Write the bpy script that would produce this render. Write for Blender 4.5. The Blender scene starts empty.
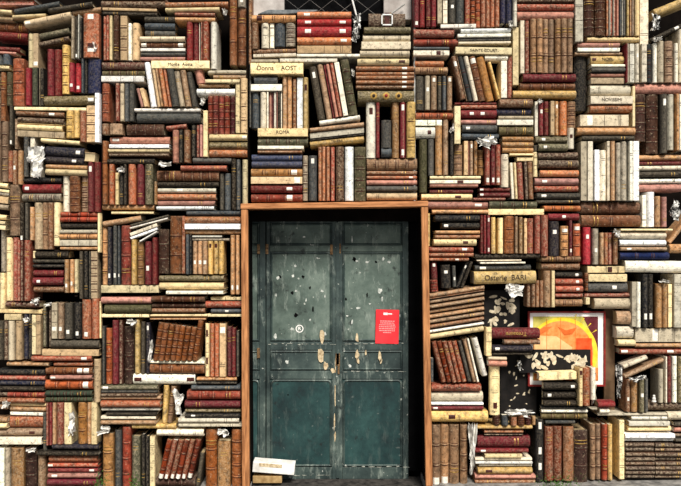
import bpy, bmesh, math, random
from mathutils import Vector, Matrix

# ------------------------------------------------------------------ camera, world, light, exposure
SC = bpy.context.scene
COL = SC.collection
U = 150.0                                   # photograph pixels per metre on the front of the book wall


def WX(px): return (px - 340.5) / U
def WZ(py): return (481.0 - py) / U


cam_d = bpy.data.cameras.new('camera')
cam = bpy.data.objects.new('camera', cam_d)
COL.objects.link(cam)
CAM_D = 5.5
cam.location = (0.0, -CAM_D, WZ(243))
cam.rotation_euler = (math.pi / 2, 0, 0)
cam_d.sensor_width = 36.0
cam_d.lens = U * CAM_D / 681.0 * 36.0
cam_d.clip_end = 100
SC.camera = cam

world = bpy.data.worlds.new('overcast_sky')
SC.world = world
world.use_nodes = True
bgn = world.node_tree.nodes['Background']
bgn.inputs['Color'].default_value = (0.97, 0.98, 1.0, 1)
bgn.inputs['Strength'].default_value = 0.34

sun_d = bpy.data.lights.new('sun', 'SUN')
sun_d.energy = 3.9
sun_d.angle = math.radians(18)
sun_d.color = (1.0, 0.95, 0.87)
sun = bpy.data.objects.new('sun', sun_d)
COL.objects.link(sun)
sun.location = (1.5, -6, 6)
sun.rotation_euler = (math.radians(43), 0, math.radians(16))

SC.view_settings.view_transform = 'Standard'
SC.view_settings.look = 'None'
SC.view_settings.gamma = 1.0
SC.view_settings.use_curve_mapping = False
SC.view_settings.exposure = 0.48

R = random.Random(11)


# ------------------------------------------------------------------ colours and materials
def lin(c):
    return tuple(((v / 255.0) / 12.92 if v <= 10 else ((v / 255.0 + 0.055) / 1.055) ** 2.4) for v in c) + (1.0,)


PAL = {
    'wine': ((102, 27, 34), 'dark red'), 'dred': ((76, 28, 26), 'deep maroon'), 'red': ((156, 34, 44), 'bright red'),
    'brick': ((138, 60, 44), 'brick red'), 'rust': ((152, 78, 46), 'rust brown'), 'orange': ((168, 98, 58), 'orange brown'),
    'brown': ((114, 72, 46), 'brown'), 'dbrown': ((66, 43, 32), 'dark brown'), 'tan': ((174, 128, 86), 'tan'),
    'beige': ((192, 164, 126), 'beige'), 'cream': ((222, 200, 152), 'cream'), 'ivory': ((228, 219, 198), 'ivory'),
    'white': ((242, 240, 232), 'white'), 'grey': ((140, 130, 114), 'grey'), 'dgrey': ((56, 56, 53), 'dark grey'),
    'black': ((20, 19, 20), 'black'), 'navy': ((26, 32, 62), 'navy blue'), 'slate': ((66, 70, 72), 'slate grey'),
    'olive': ((84, 78, 54), 'olive'), 'green': ((64, 68, 48), 'green'), 'mustard': ((198, 162, 94), 'mustard'),
    'ochre': ((150, 106, 60), 'ochre'), 'pink': ((174, 122, 108), 'faded pink'), 'taupe': ((138, 108, 82), 'grey brown'),
    'sienna': ((126, 74, 40), 'tawny brown'), 'redbrown': ((112, 46, 24), 'reddish brown'), 'blue': ((56, 66, 92), 'dull blue'), 'inky': ((24, 26, 42), 'blue black'),
    'beigegrey': ((186, 174, 150), 'pale grey'),
}


def mat(name):
    m = bpy.data.materials.new(name)
    m.use_nodes = True
    nt = m.node_tree
    nt.nodes.clear()
    out = nt.nodes.new('ShaderNodeOutputMaterial')
    b = nt.nodes.new('ShaderNodeBsdfPrincipled')
    nt.links.new(b.outputs[0], out.inputs[0])
    return m, nt, b


def N(nt, t, **kw):
    n = nt.nodes.new(t)
    for k, v in kw.items():
        if k.startswith('i_'):
            key = k[2:]
            n.inputs[int(key) if key.isdigit() else key].default_value = v
        else:
            setattr(n, k, v)
    return n


def ramp(nt, stops):
    r = nt.nodes.new('ShaderNodeValToRGB')
    e = r.color_ramp.elements
    while len(e) < len(stops):
        e.new(0.5)
    for i, (p, c) in enumerate(stops):
        e[i].position = p
        e[i].color = c if len(c) == 4 else (*c, 1)
    return r


def mix(nt, kind, fac, a, b):
    n = nt.nodes.new('ShaderNodeMix')
    n.data_type = 'RGBA'
    n.blend_type = kind
    for sock, v in ((n.inputs[0], fac), (n.inputs[6], a), (n.inputs[7], b)):
        if hasattr(v, 'is_linked') or hasattr(v, 'links'):
            nt.links.new(v, sock)
        else:
            sock.default_value = v
    return n.outputs[2]


def tinted(name, rough, scale, dark, light, scuff, speck, bump, spec=0.2, sc=(0.60, 0.72), sp=(0.30, 0.40), edge=0.55):
    """Colour comes from the mesh's own tint (one flat colour per book); wear, stains and scuffs are procedural."""
    m, nt, b = mat(name)
    L = nt.links.new
    tint = N(nt, 'ShaderNodeAttribute', attribute_name='tint').outputs['Color']
    geo = N(nt, 'ShaderNodeNewGeometry').outputs['Position']
    n1 = N(nt, 'ShaderNodeTexNoise', i_Scale=scale, i_Detail=6.0, i_Roughness=0.7)
    L(geo, n1.inputs['Vector'])
    r1 = ramp(nt, [(0.32, (dark,) * 3), (0.5, (1, 1, 1)), (0.72, (light,) * 3)])
    L(n1.outputs[0], r1.inputs[0])
    c = mix(nt, 'MULTIPLY', 1.0, tint, r1.outputs[0])
    n2 = N(nt, 'ShaderNodeTexNoise', i_Scale=scale * 2.6, i_Detail=5.0, i_Roughness=0.75)
    L(geo, n2.inputs['Vector'])
    r2 = ramp(nt, [(sc[0], (0, 0, 0)), (sc[1], (scuff,) * 3)])
    L(n2.outputs[0], r2.inputs[0])
    c = mix(nt, 'MIX', r2.outputs[0], c, lin((214, 192, 160)))
    pt = N(nt, 'ShaderNodeNewGeometry').outputs['Pointiness']
    rp = ramp(nt, [(0.53, (0, 0, 0)), (0.62, (edge,) * 3)])
    L(pt, rp.inputs[0])
    n5 = N(nt, 'ShaderNodeTexNoise', i_Scale=scale * 3.1, i_Detail=4.0, i_Roughness=0.7)
    L(geo, n5.inputs['Vector'])
    r5 = ramp(nt, [(0.42, (0, 0, 0)), (0.62, (1, 1, 1))])
    L(n5.outputs[0], r5.inputs[0])
    rub = mix(nt, 'MULTIPLY', 1.0, rp.outputs[0], r5.outputs[0])
    c = mix(nt, 'MIX', rub, c, lin((226, 206, 174)))
    n3 = N(nt, 'ShaderNodeTexNoise', i_Scale=scale * 2.2, i_Detail=8.0, i_Roughness=0.8)
    L(geo, n3.inputs['Vector'])
    r3 = ramp(nt, [(sp[0], (speck,) * 3), (sp[1], (0, 0, 0))])
    L(n3.outputs[0], r3.inputs[0])
    c = mix(nt, 'MIX', r3.outputs[0], c, lin((26, 20, 17)))
    L(c, b.inputs['Base Color'])
    b.inputs['Roughness'].default_value = rough
    b.inputs['Specular IOR Level'].default_value = spec
    bp = N(nt, 'ShaderNodeBump', i_Strength=bump, i_Distance=0.004)
    L(n2.outputs[0], bp.inputs['Height'])
    L(bp.outputs[0], b.inputs['Normal'])
    return m


M_LEATHER = tinted('worn_leather', 0.55, 26, 0.28, 1.55, 0.75, 0.9, 0.9, 0.12, (0.59, 0.70), (0.36, 0.45))
M_CLOTH = tinted('book_cloth', 0.7, 30, 0.4, 1.45, 0.16, 0.85, 0.6, 0.08, (0.64, 0.75), (0.36, 0.45), 0.2)
M_VELLUM = tinted('stained_vellum', 0.65, 24, 0.55, 1.25, 0.1, 0.88, 0.7, 0.12, (0.6, 0.7), (0.37, 0.45), 0.2)
BOOKM = {'L': M_LEATHER, 'C': M_CLOTH, 'V': M_VELLUM}


def pages_mat():
    m, nt, b = mat('page_edges')
    L = nt.links.new
    tint = N(nt, 'ShaderNodeAttribute', attribute_name='tint').outputs['Color']
    uv = N(nt, 'ShaderNodeTexCoord').outputs['Object']
    mp = N(nt, 'ShaderNodeMapping')
    mp.inputs['Scale'].default_value = (900, 6, 6)
    L(uv, mp.inputs[0])
    n = N(nt, 'ShaderNodeTexNoise', i_Scale=1.0, i_Detail=2.0)
    L(mp.outputs[0], n.inputs['Vector'])
    r = ramp(nt, [(0.35, (0.55, 0.5, 0.42)), (0.65, (1, 1, 1))])
    L(n.outputs[0], r.inputs[0])
    c = mix(nt, 'MULTIPLY', 1.0, tint, r.outputs[0])
    L(c, b.inputs['Base Color'])
    b.inputs['Roughness'].default_value = 0.9
    bp = N(nt, 'ShaderNodeBump', i_Strength=0.4, i_Distance=0.002)
    L(n.outputs[0], bp.inputs['Height'])
    L(bp.outputs[0], b.inputs['Normal'])
    return m


M_PAGES = pages_mat()


def simple(name, c1, c2, scale, rough=0.7, bump=0.2, detail=6.0, stretch=None, lo=0.35, hi=0.65, metal=0.0, spec=0.2):
    m, nt, b = mat(name)
    L = nt.links.new
    co = N(nt, 'ShaderNodeTexCoord').outputs['Object']
    if stretch:
        mp = N(nt, 'ShaderNodeMapping')
        mp.inputs['Scale'].default_value = stretch
        L(co, mp.inputs[0])
        co = mp.outputs[0]
    n = N(nt, 'ShaderNodeTexNoise', i_Scale=scale, i_Detail=detail, i_Roughness=0.65)
    L(co, n.inputs['Vector'])
    r = ramp(nt, [(lo, lin(c1)), (hi, lin(c2))])
    L(n.outputs[0], r.inputs[0])
    L(r.outputs[0], b.inputs['Base Color'])
    b.inputs['Roughness'].default_value = rough
    b.inputs['Metallic'].default_value = metal
    b.inputs['Specular IOR Level'].default_value = spec
    bp = N(nt, 'ShaderNodeBump', i_Strength=bump, i_Distance=0.005)
    L(n.outputs[0], bp.inputs['Height'])
    L(bp.outputs[0], b.inputs['Normal'])
    return m


M_STICKER = simple('paper_sticker', (214, 206, 188), (250, 248, 240), 60, 0.85, 0.1)
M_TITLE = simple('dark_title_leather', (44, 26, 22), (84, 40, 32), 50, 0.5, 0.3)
M_GILT = simple('dull_gilt', (150, 110, 50), (214, 180, 104), 70, 0.4, 0.2, metal=0.3)
M_INK = simple('dark_ink', (36, 28, 26), (70, 56, 48), 90, 0.8, 0.0)
M_WHITE = simple('white_ink', (236, 232, 226), (252, 250, 246), 90, 0.8, 0.0)
M_TORN = simple('torn_white_paper', (176, 172, 164), (250, 248, 242), 14, 0.9, 0.3)
M_POST = simple('orange_brown_wood', (126, 80, 48), (204, 142, 92), 9, 0.6, 0.35, stretch=(8, 8, 0.6))
M_LINT = simple('orange_brown_lintel_wood', (134, 84, 50), (212, 148, 98), 9, 0.6, 0.35, stretch=(0.6, 8, 8))
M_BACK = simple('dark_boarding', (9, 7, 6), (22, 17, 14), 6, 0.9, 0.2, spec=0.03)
M_PAVE = simple('grey_pavement', (84, 82, 80), (150, 146, 140), 14, 0.9, 0.5)
M_STONE = simple('pale_plaster', (150, 142, 136), (206, 200, 194), 5, 0.9, 0.2)
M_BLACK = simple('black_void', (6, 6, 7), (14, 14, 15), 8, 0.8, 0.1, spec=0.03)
M_IRON = simple('pale_iron', (120, 118, 114), (190, 188, 182), 20, 0.5, 0.1)
M_RUSTY = simple('rusty_metal', (70, 50, 34), (150, 120, 84), 60, 0.6, 0.4, metal=0.3)
M_NEWS = simple('torn_newsprint', (16, 15, 15), (240, 238, 232), 46, 0.9, 0.3, detail=3.0, lo=0.44, hi=0.56)
M_CHIP = simple('bare_weathered_wood', (150, 128, 96), (226, 208, 172), 40, 0.9, 0.3)
M_SCUFF = simple('pale_paint_scuff', (150, 156, 150), (224, 226, 218), 60, 0.9, 0.2)
M_MOSS = simple('moss_green', (30, 54, 22), (86, 122, 52), 40, 0.9, 0.4)
M_BUCKLE = simple('white_metal', (200, 200, 196), (244, 244, 240), 40, 0.4, 0.1)


# ------------------------------------------------------------------ mesh helpers
def link(name, me, parent=None, loc=None):
    o = bpy.data.objects.new(name, me)
    COL.objects.link(o)
    if parent is not None:
        o.parent = parent
    if loc is not None:
        o.location = loc
    return o


def mesh_of(name, verts, faces, m, tint=None, mids=None, mats=None):
    me = bpy.data.meshes.new(name)
    me.from_pydata(verts, [], faces)
    for k in (mats or [m]):
        me.materials.append(k)
    if mids:
        me.polygons.foreach_set('material_index', mids)
    if tint is not None:
        a = me.attributes.new('tint', 'FLOAT_COLOR', 'FACE')
        flat = tint if isinstance(tint, list) else list(tint) * len(me.polygons)
        a.data.foreach_set('color', flat)
    me.update()
    return me


def box_vf(x0, x1, y0, y1, z0, z1):
    v = [(x, y, z) for z in (z0, z1) for y in (y0, y1) for x in (x0, x1)]
    f = [(0, 2, 3, 1), (4, 5, 7, 6), (0, 1, 5, 4), (2, 6, 7, 3), (0, 4, 6, 2), (1, 3, 7, 5)]
    return v, f


def join_vf(parts):
    V_, F_ = [], []
    for v, f in parts:
        k = len(V_)
        V_ += v
        F_ += [tuple(i + k for i in q) for q in f]
    return V_, F_


def bevel_box(name, x0, x1, y0, y1, z0, z1, m, parent=None, bev=0.003, loc=None):
    bm = bmesh.new()
    v, f = box_vf(x0, x1, y0, y1, z0, z1)
    vs = [bm.verts.new(p) for p in v]
    for q in f:
        bm.faces.new([vs[i] for i in q])
    bmesh.ops.recalc_face_normals(bm, faces=bm.faces)
    if bev:
        bmesh.ops.bevel(bm, geom=list(bm.edges), offset=bev, segments=2, affect='EDGES', profile=0.6)
    me = bpy.data.meshes.new(name)
    bm.to_mesh(me)
    bm.free()
    me.materials.append(m)
    return link(name, me, parent, loc)


def tag(o, label=None, cat=None, group=None, kind=None):
    if label: o['label'] = label
    if cat: o['category'] = cat
    if group: o['group'] = group
    if kind: o['kind'] = kind
    return o


def empty(name, loc=(0, 0, 0)):
    o = bpy.data.objects.new(name, None)
    o.empty_display_size = 0.05
    COL.objects.link(o)
    o.location = loc
    return o


def text_part(name, s, size, m, parent, loc, rot=(math.pi / 2, 0, 0), width=None, bold=0.0):
    cu = bpy.data.curves.new(name, 'FONT')
    cu.body = s
    cu.size = size
    cu.align_x = 'CENTER'
    cu.align_y = 'CENTER'
    cu.extrude = 0.0006
    cu.offset = bold
    cu.materials.append(m)
    tmp = bpy.data.objects.new(name, cu)
    me = bpy.data.meshes.new_from_object(tmp)
    bpy.data.objects.remove(tmp)
    bpy.data.curves.remove(cu)
    o = link(name, me, parent, loc)
    o.rotation_euler = rot
    return o


# ------------------------------------------------------------------ books: geometry
def book_geo(t, h, d, round_=True, bands=0, fore_out=False):
    """A bound book standing up: thickness t on x, height h on z, spine at y = 0 and fore edge at y = d."""
    bt = max(0.0012, min(0.003, t * 0.09))
    bul = min(0.42 * t, 0.02) if round_ else 0.0015
    n = 7 if t > 0.03 else 5
    arc = []
    for i in range(n):
        x = -t / 2 + t * i / (n - 1)
        arc.append((x, bul * (abs(x) / (t / 2)) ** 2.2))
    arc[0] = (arc[0][0] + 0.0008, arc[0][1])
    arc[-1] = (arc[-1][0] - 0.0008, arc[-1][1])
    g = bul + 0.007
    outer = [(-t / 2, d), (-t / 2, g + 0.004), (-t / 2 + min(0.0012, t * 0.05), g)] + arc + [(t / 2 - min(0.0012, t * 0.05), g), (t / 2, g + 0.004), (t / 2, d)]
    inner = [(t / 2 - bt, d), (t / 2 - bt, bul + 2 * bt), (-t / 2 + bt, bul + 2 * bt), (-t / 2 + bt, d)]
    na = len(outer)
    prof = outer + inner
    st = [(-h / 2, -0.0022), (-h / 2 + 0.003, 0.0)]
    for k in range(bands):
        zc = -h / 2 + h * (k + 1) / (bands + 1)
        w = min(0.006, h * 0.02)
        st += [(zc - w, 0), (zc - w * 0.5, 0.0042), (zc + w * 0.5, 0.0042), (zc + w, 0)]
    st += [(h / 2 - 0.003, 0.0), (h / 2, -0.0022)]
    V_, F_ = [], []
    P = len(prof)
    for z, off in st:
        for i, (x, y) in enumerate(prof):
            yy = y - off if 3 <= i < 3 + n else y
            V_.append((x, d - yy, z) if fore_out else (x, yy, z))
    for s in range(len(st) - 1):
        for i in range(P):
            j = (i + 1) % P
            a, b, c, e = s * P + i, s * P + j, (s + 1) * P + j, (s + 1) * P + i
            F_.append((a, e, c, b) if fore_out else (a, b, c, e))
    top = (len(st) - 1) * P
    # end caps: quads between the outer and the inner outline
    capb, capt = tuple(range(P - 1, -1, -1)), tuple(range(top, top + P))
    F_ += [capb[::-1], capt[::-1]] if fore_out else [capb, capt]
    # pages
    px, pz = t / 2 - bt - 0.0002, h / 2 - min(0.005, h * 0.02)
    y0, y1 = bul + 2 * bt, d - 0.004
    sag = min(0.006, t * 0.15)
    pv, pf = [], []
    cols = [(-1, 0), (-0.5, 0.75), (0, 1), (0.5, 0.75), (1, 0)]
    for z in (-pz, pz):
        for u, s_ in cols:
            pv.append((u * px, y0, z))
            pv.append((u * px, y1 - sag * s_, z))
    m5 = len(cols) * 2
    for i in range(len(cols) - 1):
        a = 2 * i
        pf.append((a, a + 2, a + 2 + m5, a + m5))
        pf.append((a + 1, a + 1 + m5, a + 3 + m5, a + 3))
        pf.append((a, a + 1, a + 3, a + 2))
        pf.append((a + m5, a + 2 + m5, a + 3 + m5, a + 1 + m5))
    pf.append((0, m5, m5 + 1, 1))
    e = m5 - 2
    pf.append((e, e + 1, e + 1 + m5, e + m5))
    if fore_out:
        pv = [(x, d - y, z) for x, y, z in pv]
        pf = [q[::-1] for q in pf]
    return V_, F_, pv, pf, arc, bul


def plate_geo(arc, z0, z1, off, trim=0.94):
    """A thin label following the spine's curve."""
    V_, F_ = [], []
    n = len(arc)
    for z in (z0, z1):
        for o in (off, -0.0005):
            for x, y in arc:
                V_.append((x * trim, y - o, z))
    for i in range(n - 1):
        F_.append((i, i + 1, 2 * n + i + 1, 2 * n + i))
        F_.append((n + i, i + n + 2 * n, n + i + 1 + 2 * n, n + i + 1))
        F_.append((i, n + i, n + i + 1, i + 1))
        F_.append((2 * n + i, 2 * n + i + 1, 3 * n + i + 1, 3 * n + i))
    F_.append((0, 2 * n, 3 * n, n))
    F_.append((n - 1, 2 * n - 1, 4 * n - 1, 3 * n - 1))
    return V_, F_


# ------------------------------------------------------------------ books: data reader
BOOKS = []
CL = []
TILE = [0, 0, 0.2265]


def T(ox, oy, s=0.2265):
    TILE[:] = [ox, oy, s]


def _tokens(s):
    out = []
    for tok in s.split():
        if ':' in tok:
            p, spec = tok.split(':')
            col, _, opts = spec.partition('/')
            out.append([float(p), col, opts.split(',') if opts else []])
        else:
            out.append([float(tok), None, []])
    return out


def _opts(ops):
    d = {}
    for o in ops:
        if o[0] in 'BPFgjvc' and (len(o) == 1 or o[1:].isdigit()):
            d[o[0]] = float(o[1:]) if len(o) > 1 else True
        else:
            d.setdefault(o[0], []).append(float(o[1:]))
    return d


def _add(kind, where, s, a0, a1, slant, dep, extra):
    ox, oy, sc = TILE
    tk = _tokens(s)
    items = [(tk[i][0], tk[i + 1][0], tk[i][1], _opts(tk[i][2])) for i in range(len(tk) - 1) if tk[i][1]]
    base = dep + R.uniform(-0.012, 0.012)
    for k, (p0, p1, col, op) in enumerate(items):
        lo, hi = a0, a1
        if kind == 'V':
            lo, hi = op.get('t', [lo])[0], op.get('b', [hi])[0]
            L_ = (hi - lo)
            ang = math.atan2(slant, L_)
            cx, cy = (p0 + p1) / 2 - slant / 2, (lo + hi) / 2
        else:
            lo, hi = op.get('l', [lo])[0], op.get('r', [hi])[0]
            L_ = (hi - lo)
            ang = math.atan2(slant, L_)
            cx, cy = (lo + hi) / 2, (p0 + p1) / 2 + slant / 2
        th = (p1 - p0) * math.cos(ang)
        ln = L_ / math.cos(ang)
        BOOKS.append(dict(kind=kind, x=WX(ox + cx * sc), z=WZ(oy + cy * sc), t=th * sc / U - 0.0035, h=ln * sc / U - 0.002,
                          ang=ang, col=col, op=op, where=where, k=k, n=len(items), y=base + R.uniform(-0.014, 0.016),
                          area=th * ln * sc * sc, extra=extra))


def V(where, y0, y1, s, lean=0, dep=0.0, **extra):
    """Upright books: tokens are left edges (at the top when the row leans); lean = top minus bottom, to the right."""
    _add('V', 'row ' + where, s, y0, y1, lean, dep, extra)


def H(where, x0, x1, s, drop=0, dep=0.0, **extra):
    """Lying books: tokens are top edges at the left end; drop = how much lower the right end lies."""
    _add('H', 'stack ' + where, s, x0, x1, drop, dep, extra)

# ================================================================== the books, bay by bay
# ------------------------------------------------------------------ far left bay
T(0, 0)
H('in top left corner', -30, 148, '-14:brown 2:brick 13:pink 24', 0)
H('of sagging dark books, top left corner', 62, 262, '38:dgrey 66', -36, -0.01)
H('in top corner beside dark slanted books', 212, 408, '34:dgrey 60', -30, 0.0)
H('sagging over brown pair, top left', 312, 442, '40:taupe 62', -18, 0.012)
H('sagging over brown pair, far left bay', 105, 318, '92:beige/w8 126', -42, -0.01)
H('of one pale volume, top left', 50, 200, '64:cream 82', -8)
H('of pale scraps at top left edge', -20, 52, '38:cream 56 62:beige 86', 6)
H('of tilted brown pair, far left bay', 168, 300, '142:olive 172 180:dbrown 206', -28)
V('beside big tan volume, top left', 72, 262, '316:grey 332:black/w92 348:ivory/t66 354:black/t80 365', 2)
V('over the navy volume, top left', 44, 256, '368:rust/w8,k74,w82 438', 0)
V('under big tan volume, top left', 258, 412, '357:slate 370:black 384:navy/c 441')
V('under tilted brown pair, far left bay', 215, 422, '203:wine 234:wine 266 269:mustard/t196,b414,B4 302:red/t275,b405,w78 326:red/t275,b405,w84 353', 0)
V('of pale volumes, far left edge', 145, 298, '118:cream 143:beige/w88 168', 0, -0.01)
V('under pale pair, top left', 300, 466, '112:red 136 139:green 168:black 172:grey 176:black 194')
V('of one rust volume, far left edge', 256, 468, '50:rust/B3 102')
V('at left edge over banded volumes', 318, 535, '-25:dbrown 0:brown 24:olive 50', 0)
H('of dark red volumes, upper left edge', -30, 118, '134:wine 168', 10, -0.01)
H('of small dark red volumes, left edge', -30, 84, '200:wine 222:pink/r70 236', 6)
V('of slate volumes at left edge', 238, 284, '-20:slate 8:slate 42')
H('of one cream volume, left edge', -30, 44, '288:cream 302', 4)
H('of dark spotted boards, left edge', -30, 108, '86:brown 130', 4, 0.03)
H('under the navy and tan volumes', 192, 420, '424:olive/w93 466', -4)
V('of one tall white volume, far left bay', 412, 630, '422:white 443', 0)
H('of cream volumes, far left bay', 62, 420, '470:cream 486', 4)
T(0, 100)
H('of brown and cream, upper left bay', 68, 282, '26:brown/w75 68 72:dbrown 98:cream 102 104:cream/r275 130:beige 166', 10)
V('of mustard and tan, upper left bay', 22, 186, '290:mustard 326:mustard 352:rust 380:beige/B3 420')
V('of dark thin volumes, upper left', 24, 200, '38:dgrey/w92 55 57:taupe/t80,b215 72')
V('of banded volumes at left edge', 92, 362, '-28:taupe/B4 2:taupe/B4 34')
H('over the big navy volumes', 180, 352, '166:cream 186', 14)
H('around the big navy volumes', 200, 372, '202:inky/w85 246:inky/w75 282', 10, -0.012)
H('round pale end beside navy volumes', 372, 418, '228:beige/P 270', 4, 0.0)
V('with torn paper, upper left bay', 162, 340, '100:slate 122:black 128:ivory 150', 0, 0.02)
H('under the big navy volumes', 200, 386, '282:tan 302:cream 330', 6)
V('of rust and tan at left edge', 222, 374, '28:rust 52:brown/w50 74:tan 98')
V('of dark red pair beside navy volumes', 264, 498, '384:wine/w14 412:wine 441')
H('of black and dark red, left bay', 95, 266, '338:black 366 370:wine/w12 410 412:grey/B4 448')
V('right of black and dark red stack', 328, 494, '270:ivory 300 302:brown/B4 350 352:taupe/B6 384')
V('under black and dark red stack', 452, 660, '144:beige/c 182:taupe 208:brown 234:cream/b645 262', 0, 0.0)
V('of one tall olive volume, left bay', 372, 600, '32:taupe/B2 84')
H('of cream scraps at left edge', -30, 36, '360:cream 384 388:cream 402:grey 420:beige 452 455:grey 480', 8)
T(0, 200)
V('of black pair, left bay', 12, 178, '86:black/w94 106 107:dgrey 124 126:tan/t30 146')
H('of brick and grey pages, left bay', 262, 430, '52:brick/B3 74:brick/B3 97 100:black/c 126 130:beigegrey 150:tan 173 175:beigegrey 203 205:tan 222')
V('strip beside bay upright, left bay', 58, 232, '432:cream 446')
H('of cream volumes at left edge', -30, 26, '60:cream 84 88:cream 104 106:cream 128', 6)
V('of one grey volume, left edge', 120, 318, '-6:grey 17')
V('of four tall dark red volumes', 165, 446, '20:cream 50 52:brick 78:brick 90:dred 104:brick 134')
V('of one cream volume at left edge', 322, 486, '-10:cream 16')
H('of black over dark red, left bay', 140, 300, '226:black 258 260:dgrey/r285 280 284:black/r285 300 308:wine/r275 340 342:wine/r275,w20 378 380:brown/r275 410', 0)
V('of ochre pair, left bay', 262, 410, '283:ochre/w78 304 306:tan/w72 325 325:cream 342')
V('of dark volumes by bay upright', 226, 438, '345:dgrey 362 365:black 384 386:dgrey 398 400:beige/B5 431')
V('small, left edge beside torn paper', 330, 450, '140:cream/t225,b258 154')
T(0, 290)
H('under tall dark red volumes', 20, 166, '50:dred 78', 2)
H('of cream volumes over navy volume', -10, 182, '84:cream 103', 4)
H('of short cream volumes, left edge', 16, 92, '106:cream 134', 0)
V('of pale pages beside navy volume', 136, 310, '-18:dgrey 14:dbrown 34 36:beigegrey 62 64:beige 92')
V('of one navy volume, left edge', 106, 308, '96:inky 118:black 136')
V('of cream pair, left bay', 110, 286, '138:cream 158:beige 180')
V('of dark volumes before stickered row', 60, 252, '184:olive 204:black 212:dbrown 226')
V('with white stickers, left bay', 56, 216, '228:beigegrey/w72 254:taupe/w72 282 284:dgrey/w80 321 323:black/w85 358 360:rust/t42,w88 402:rust/t38 436')
V('strip by upright under left stickers', 50, 214, '437:cream 446')
H('under row with white stickers', 220, 437, '220:dgrey 256 260:beige/l186 296', 2)
H('of thin brick volumes, left bay', 200, 406, '290:brick/l140,w88 314 318:rust/l234 339 341:brown/w74,w88 374 376:pink/l220,w8 397 400:rust/l184,w86 442 446:green/B6 470:green/B6 498')
H('of thin dark volumes, left edge', -8, 196, '318:tan/l30,r215 336 348:black 378:brick 400:inky 424:black 446 450:brick 474 475:rust 498', 2)
V('of one pale tall volume, left bay', 305, 520, '412:beige 442')
T(0, 376)
H('of pale thin volumes, left edge', 38, 198, '118:cream 136:tan 158 160:ivory 176', 4)
V('of mixed colours, lower left bay', 116, 306, '205:brick 216:wine 231:tan 248 249:brick 282 284:cream 318 340:ochre/B2 381 383:tan 404:cream 430', 0)
H('of rust over pale, left edge', -20, 184, '178:rust/l34 233 235:taupe/k78 268 271:ivory 303')
H('of short tan scraps, left edge', -30, 32, '70:dbrown 92 95:brown 117 120:taupe 150 182:tan 206 208:cream 232')
V('of one dark volume, lower left', 160, 330, '188:dgrey 210')
H('under mixed row, lower left', 166, 436, '300:inky/l226 325 328:black 351', 2)
V('at ground, far left corner', 318, 560, '-14:ivory 18:grey 42 45:ochre 102 104:dbrown/B3 156 160:taupe 196')
H('at ground in far left bay', 206, 428, '352:rust/l212 385 387:brick/w4 408 410:wine/w88 431 432:pink/w14 456 458:wine 486 488:pink 512 514:brick 540')

# ------------------------------------------------------------------ bay left of the door
T(120, 0)
H('at very top, left of door', -84, 200, '-20:brown -2:dbrown 32', 2)
H('of orange books, top left of door', 200, 478, '10:orange 32 34:cream/r440 54', -4)
H('of white and black, bay top left', -80, 162, '30:beige 44 46:black 64', 6)
V('of tall brown pair by upright', 30, 286, '481:brown/t-30,B2 515 517:brown/B3 555')
V('top edge by bay upright', -40, 30, '518:grey/w60 554')
V('of brown volumes near upright, top', -30, 290, '562:brown 580', 0, 0.02)
H('of thin dark reds, upper left', 242, 420, '54:brick 71 73:tan 94', 2)
H('of three slate volumes, upper left', 106, 240, '64:dgrey 94:slate 126:slate 158', 2)
V('of small pale volumes by upright', 66, 264, '-80:brick -64:brick -50:cream -36 -32:dbrown -6 -2:beige/B3 30:ivory/t98 48 50:beige/t98 82')
H('under three slate volumes', 86, 286, '158:beigegrey 181 183:brown/w90,w8 206 208:white 223 226:dgrey 246 248:pink 266')
V('of two dark red cloth volumes', 94, 266, '291:wine/c 320:wine/c 345 346:ivory 352 356:brick 364:brick 391')
V('of one tall ivory volume', 54, 304, '398:ivory 426')
H('lying over the leaning slate row', 138, 396, '267:cream 303', 0, -0.015, title='Monte  Aosta')
V('of one leaning white volume', 274, 472, '104:white 130', -30)
V('leaning under the cream titled volume', 304, 472, '138:beige 156:tan 168:orange 188:rust 203:dgrey 238:grey/t316 262:taupe/t310 290:dgrey/t318 316', -26)
V('of one tilted small box book', 306, 368, '322:pink 362', -14)
H('of white volumes by bay upright', -84, 106, '268:dred 304 306:olive 330 334:white 361')
V('of slate volumes under white stack', 368, 536, '-82:rust -48 -20:brick -2 0:beigegrey 18:slate 38:dgrey 62')
V('of small leaning pale volumes', 388, 470, '66:pink 84:beige 102', -22)
H('right of the tilted small box', 386, 556, '306:beigegrey 326 328:taupe/l410 346 350:cream/l376,r530 366 368:tan/r482,l345 383 387:white/l336,r506 419')
V('of five matching brick volumes', 422, 592, '384:brick/B4 409:brick/B4 434:brick/B4 459:brick/B4 484:dred/B4 508')
V('of cream and tan beside brick set', 344, 588, '509:cream 529 530:beige/B3 562')
T(120, 100)
H('under leaning slate row', 72, 356, '34:white/l60 52 56:dgrey 100')
H('of dark mottled volumes, left bay', 26, 192, '104:dbrown/B3 154')
V('small, by upright over pink stack', 104, 152, '-82:brown -50 -48:taupe 10', 0)
H('of pink and white by bay upright', -50, 216, '158:pink/w10 190 194:white 212 213:cream/l-70 232 234:dbrown 250')
H('of one brick volume laid atop row', 202, 292, '112:brick 132', -10)
V('under the laid brick volume', 130, 276, '228:pink 257 258:black 276 279:brown/t114 308 312:black/t108,b250 332 334:brick/t108,b252 348 350:pink/t108,b252 365')
V('of one tall cream volume, mid bay', 46, 252, '367:cream 388')
H('under five brick volumes', 394, 562, '150:cream/w96 180 182:olive 216 218:orange 252')
H('of slate over brick, left bay', 320, 492, '253:slate 280 288:brick/l268,r472 312')
H('of one black volume, mid bay', -64, 152, '258:black 284')
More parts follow.
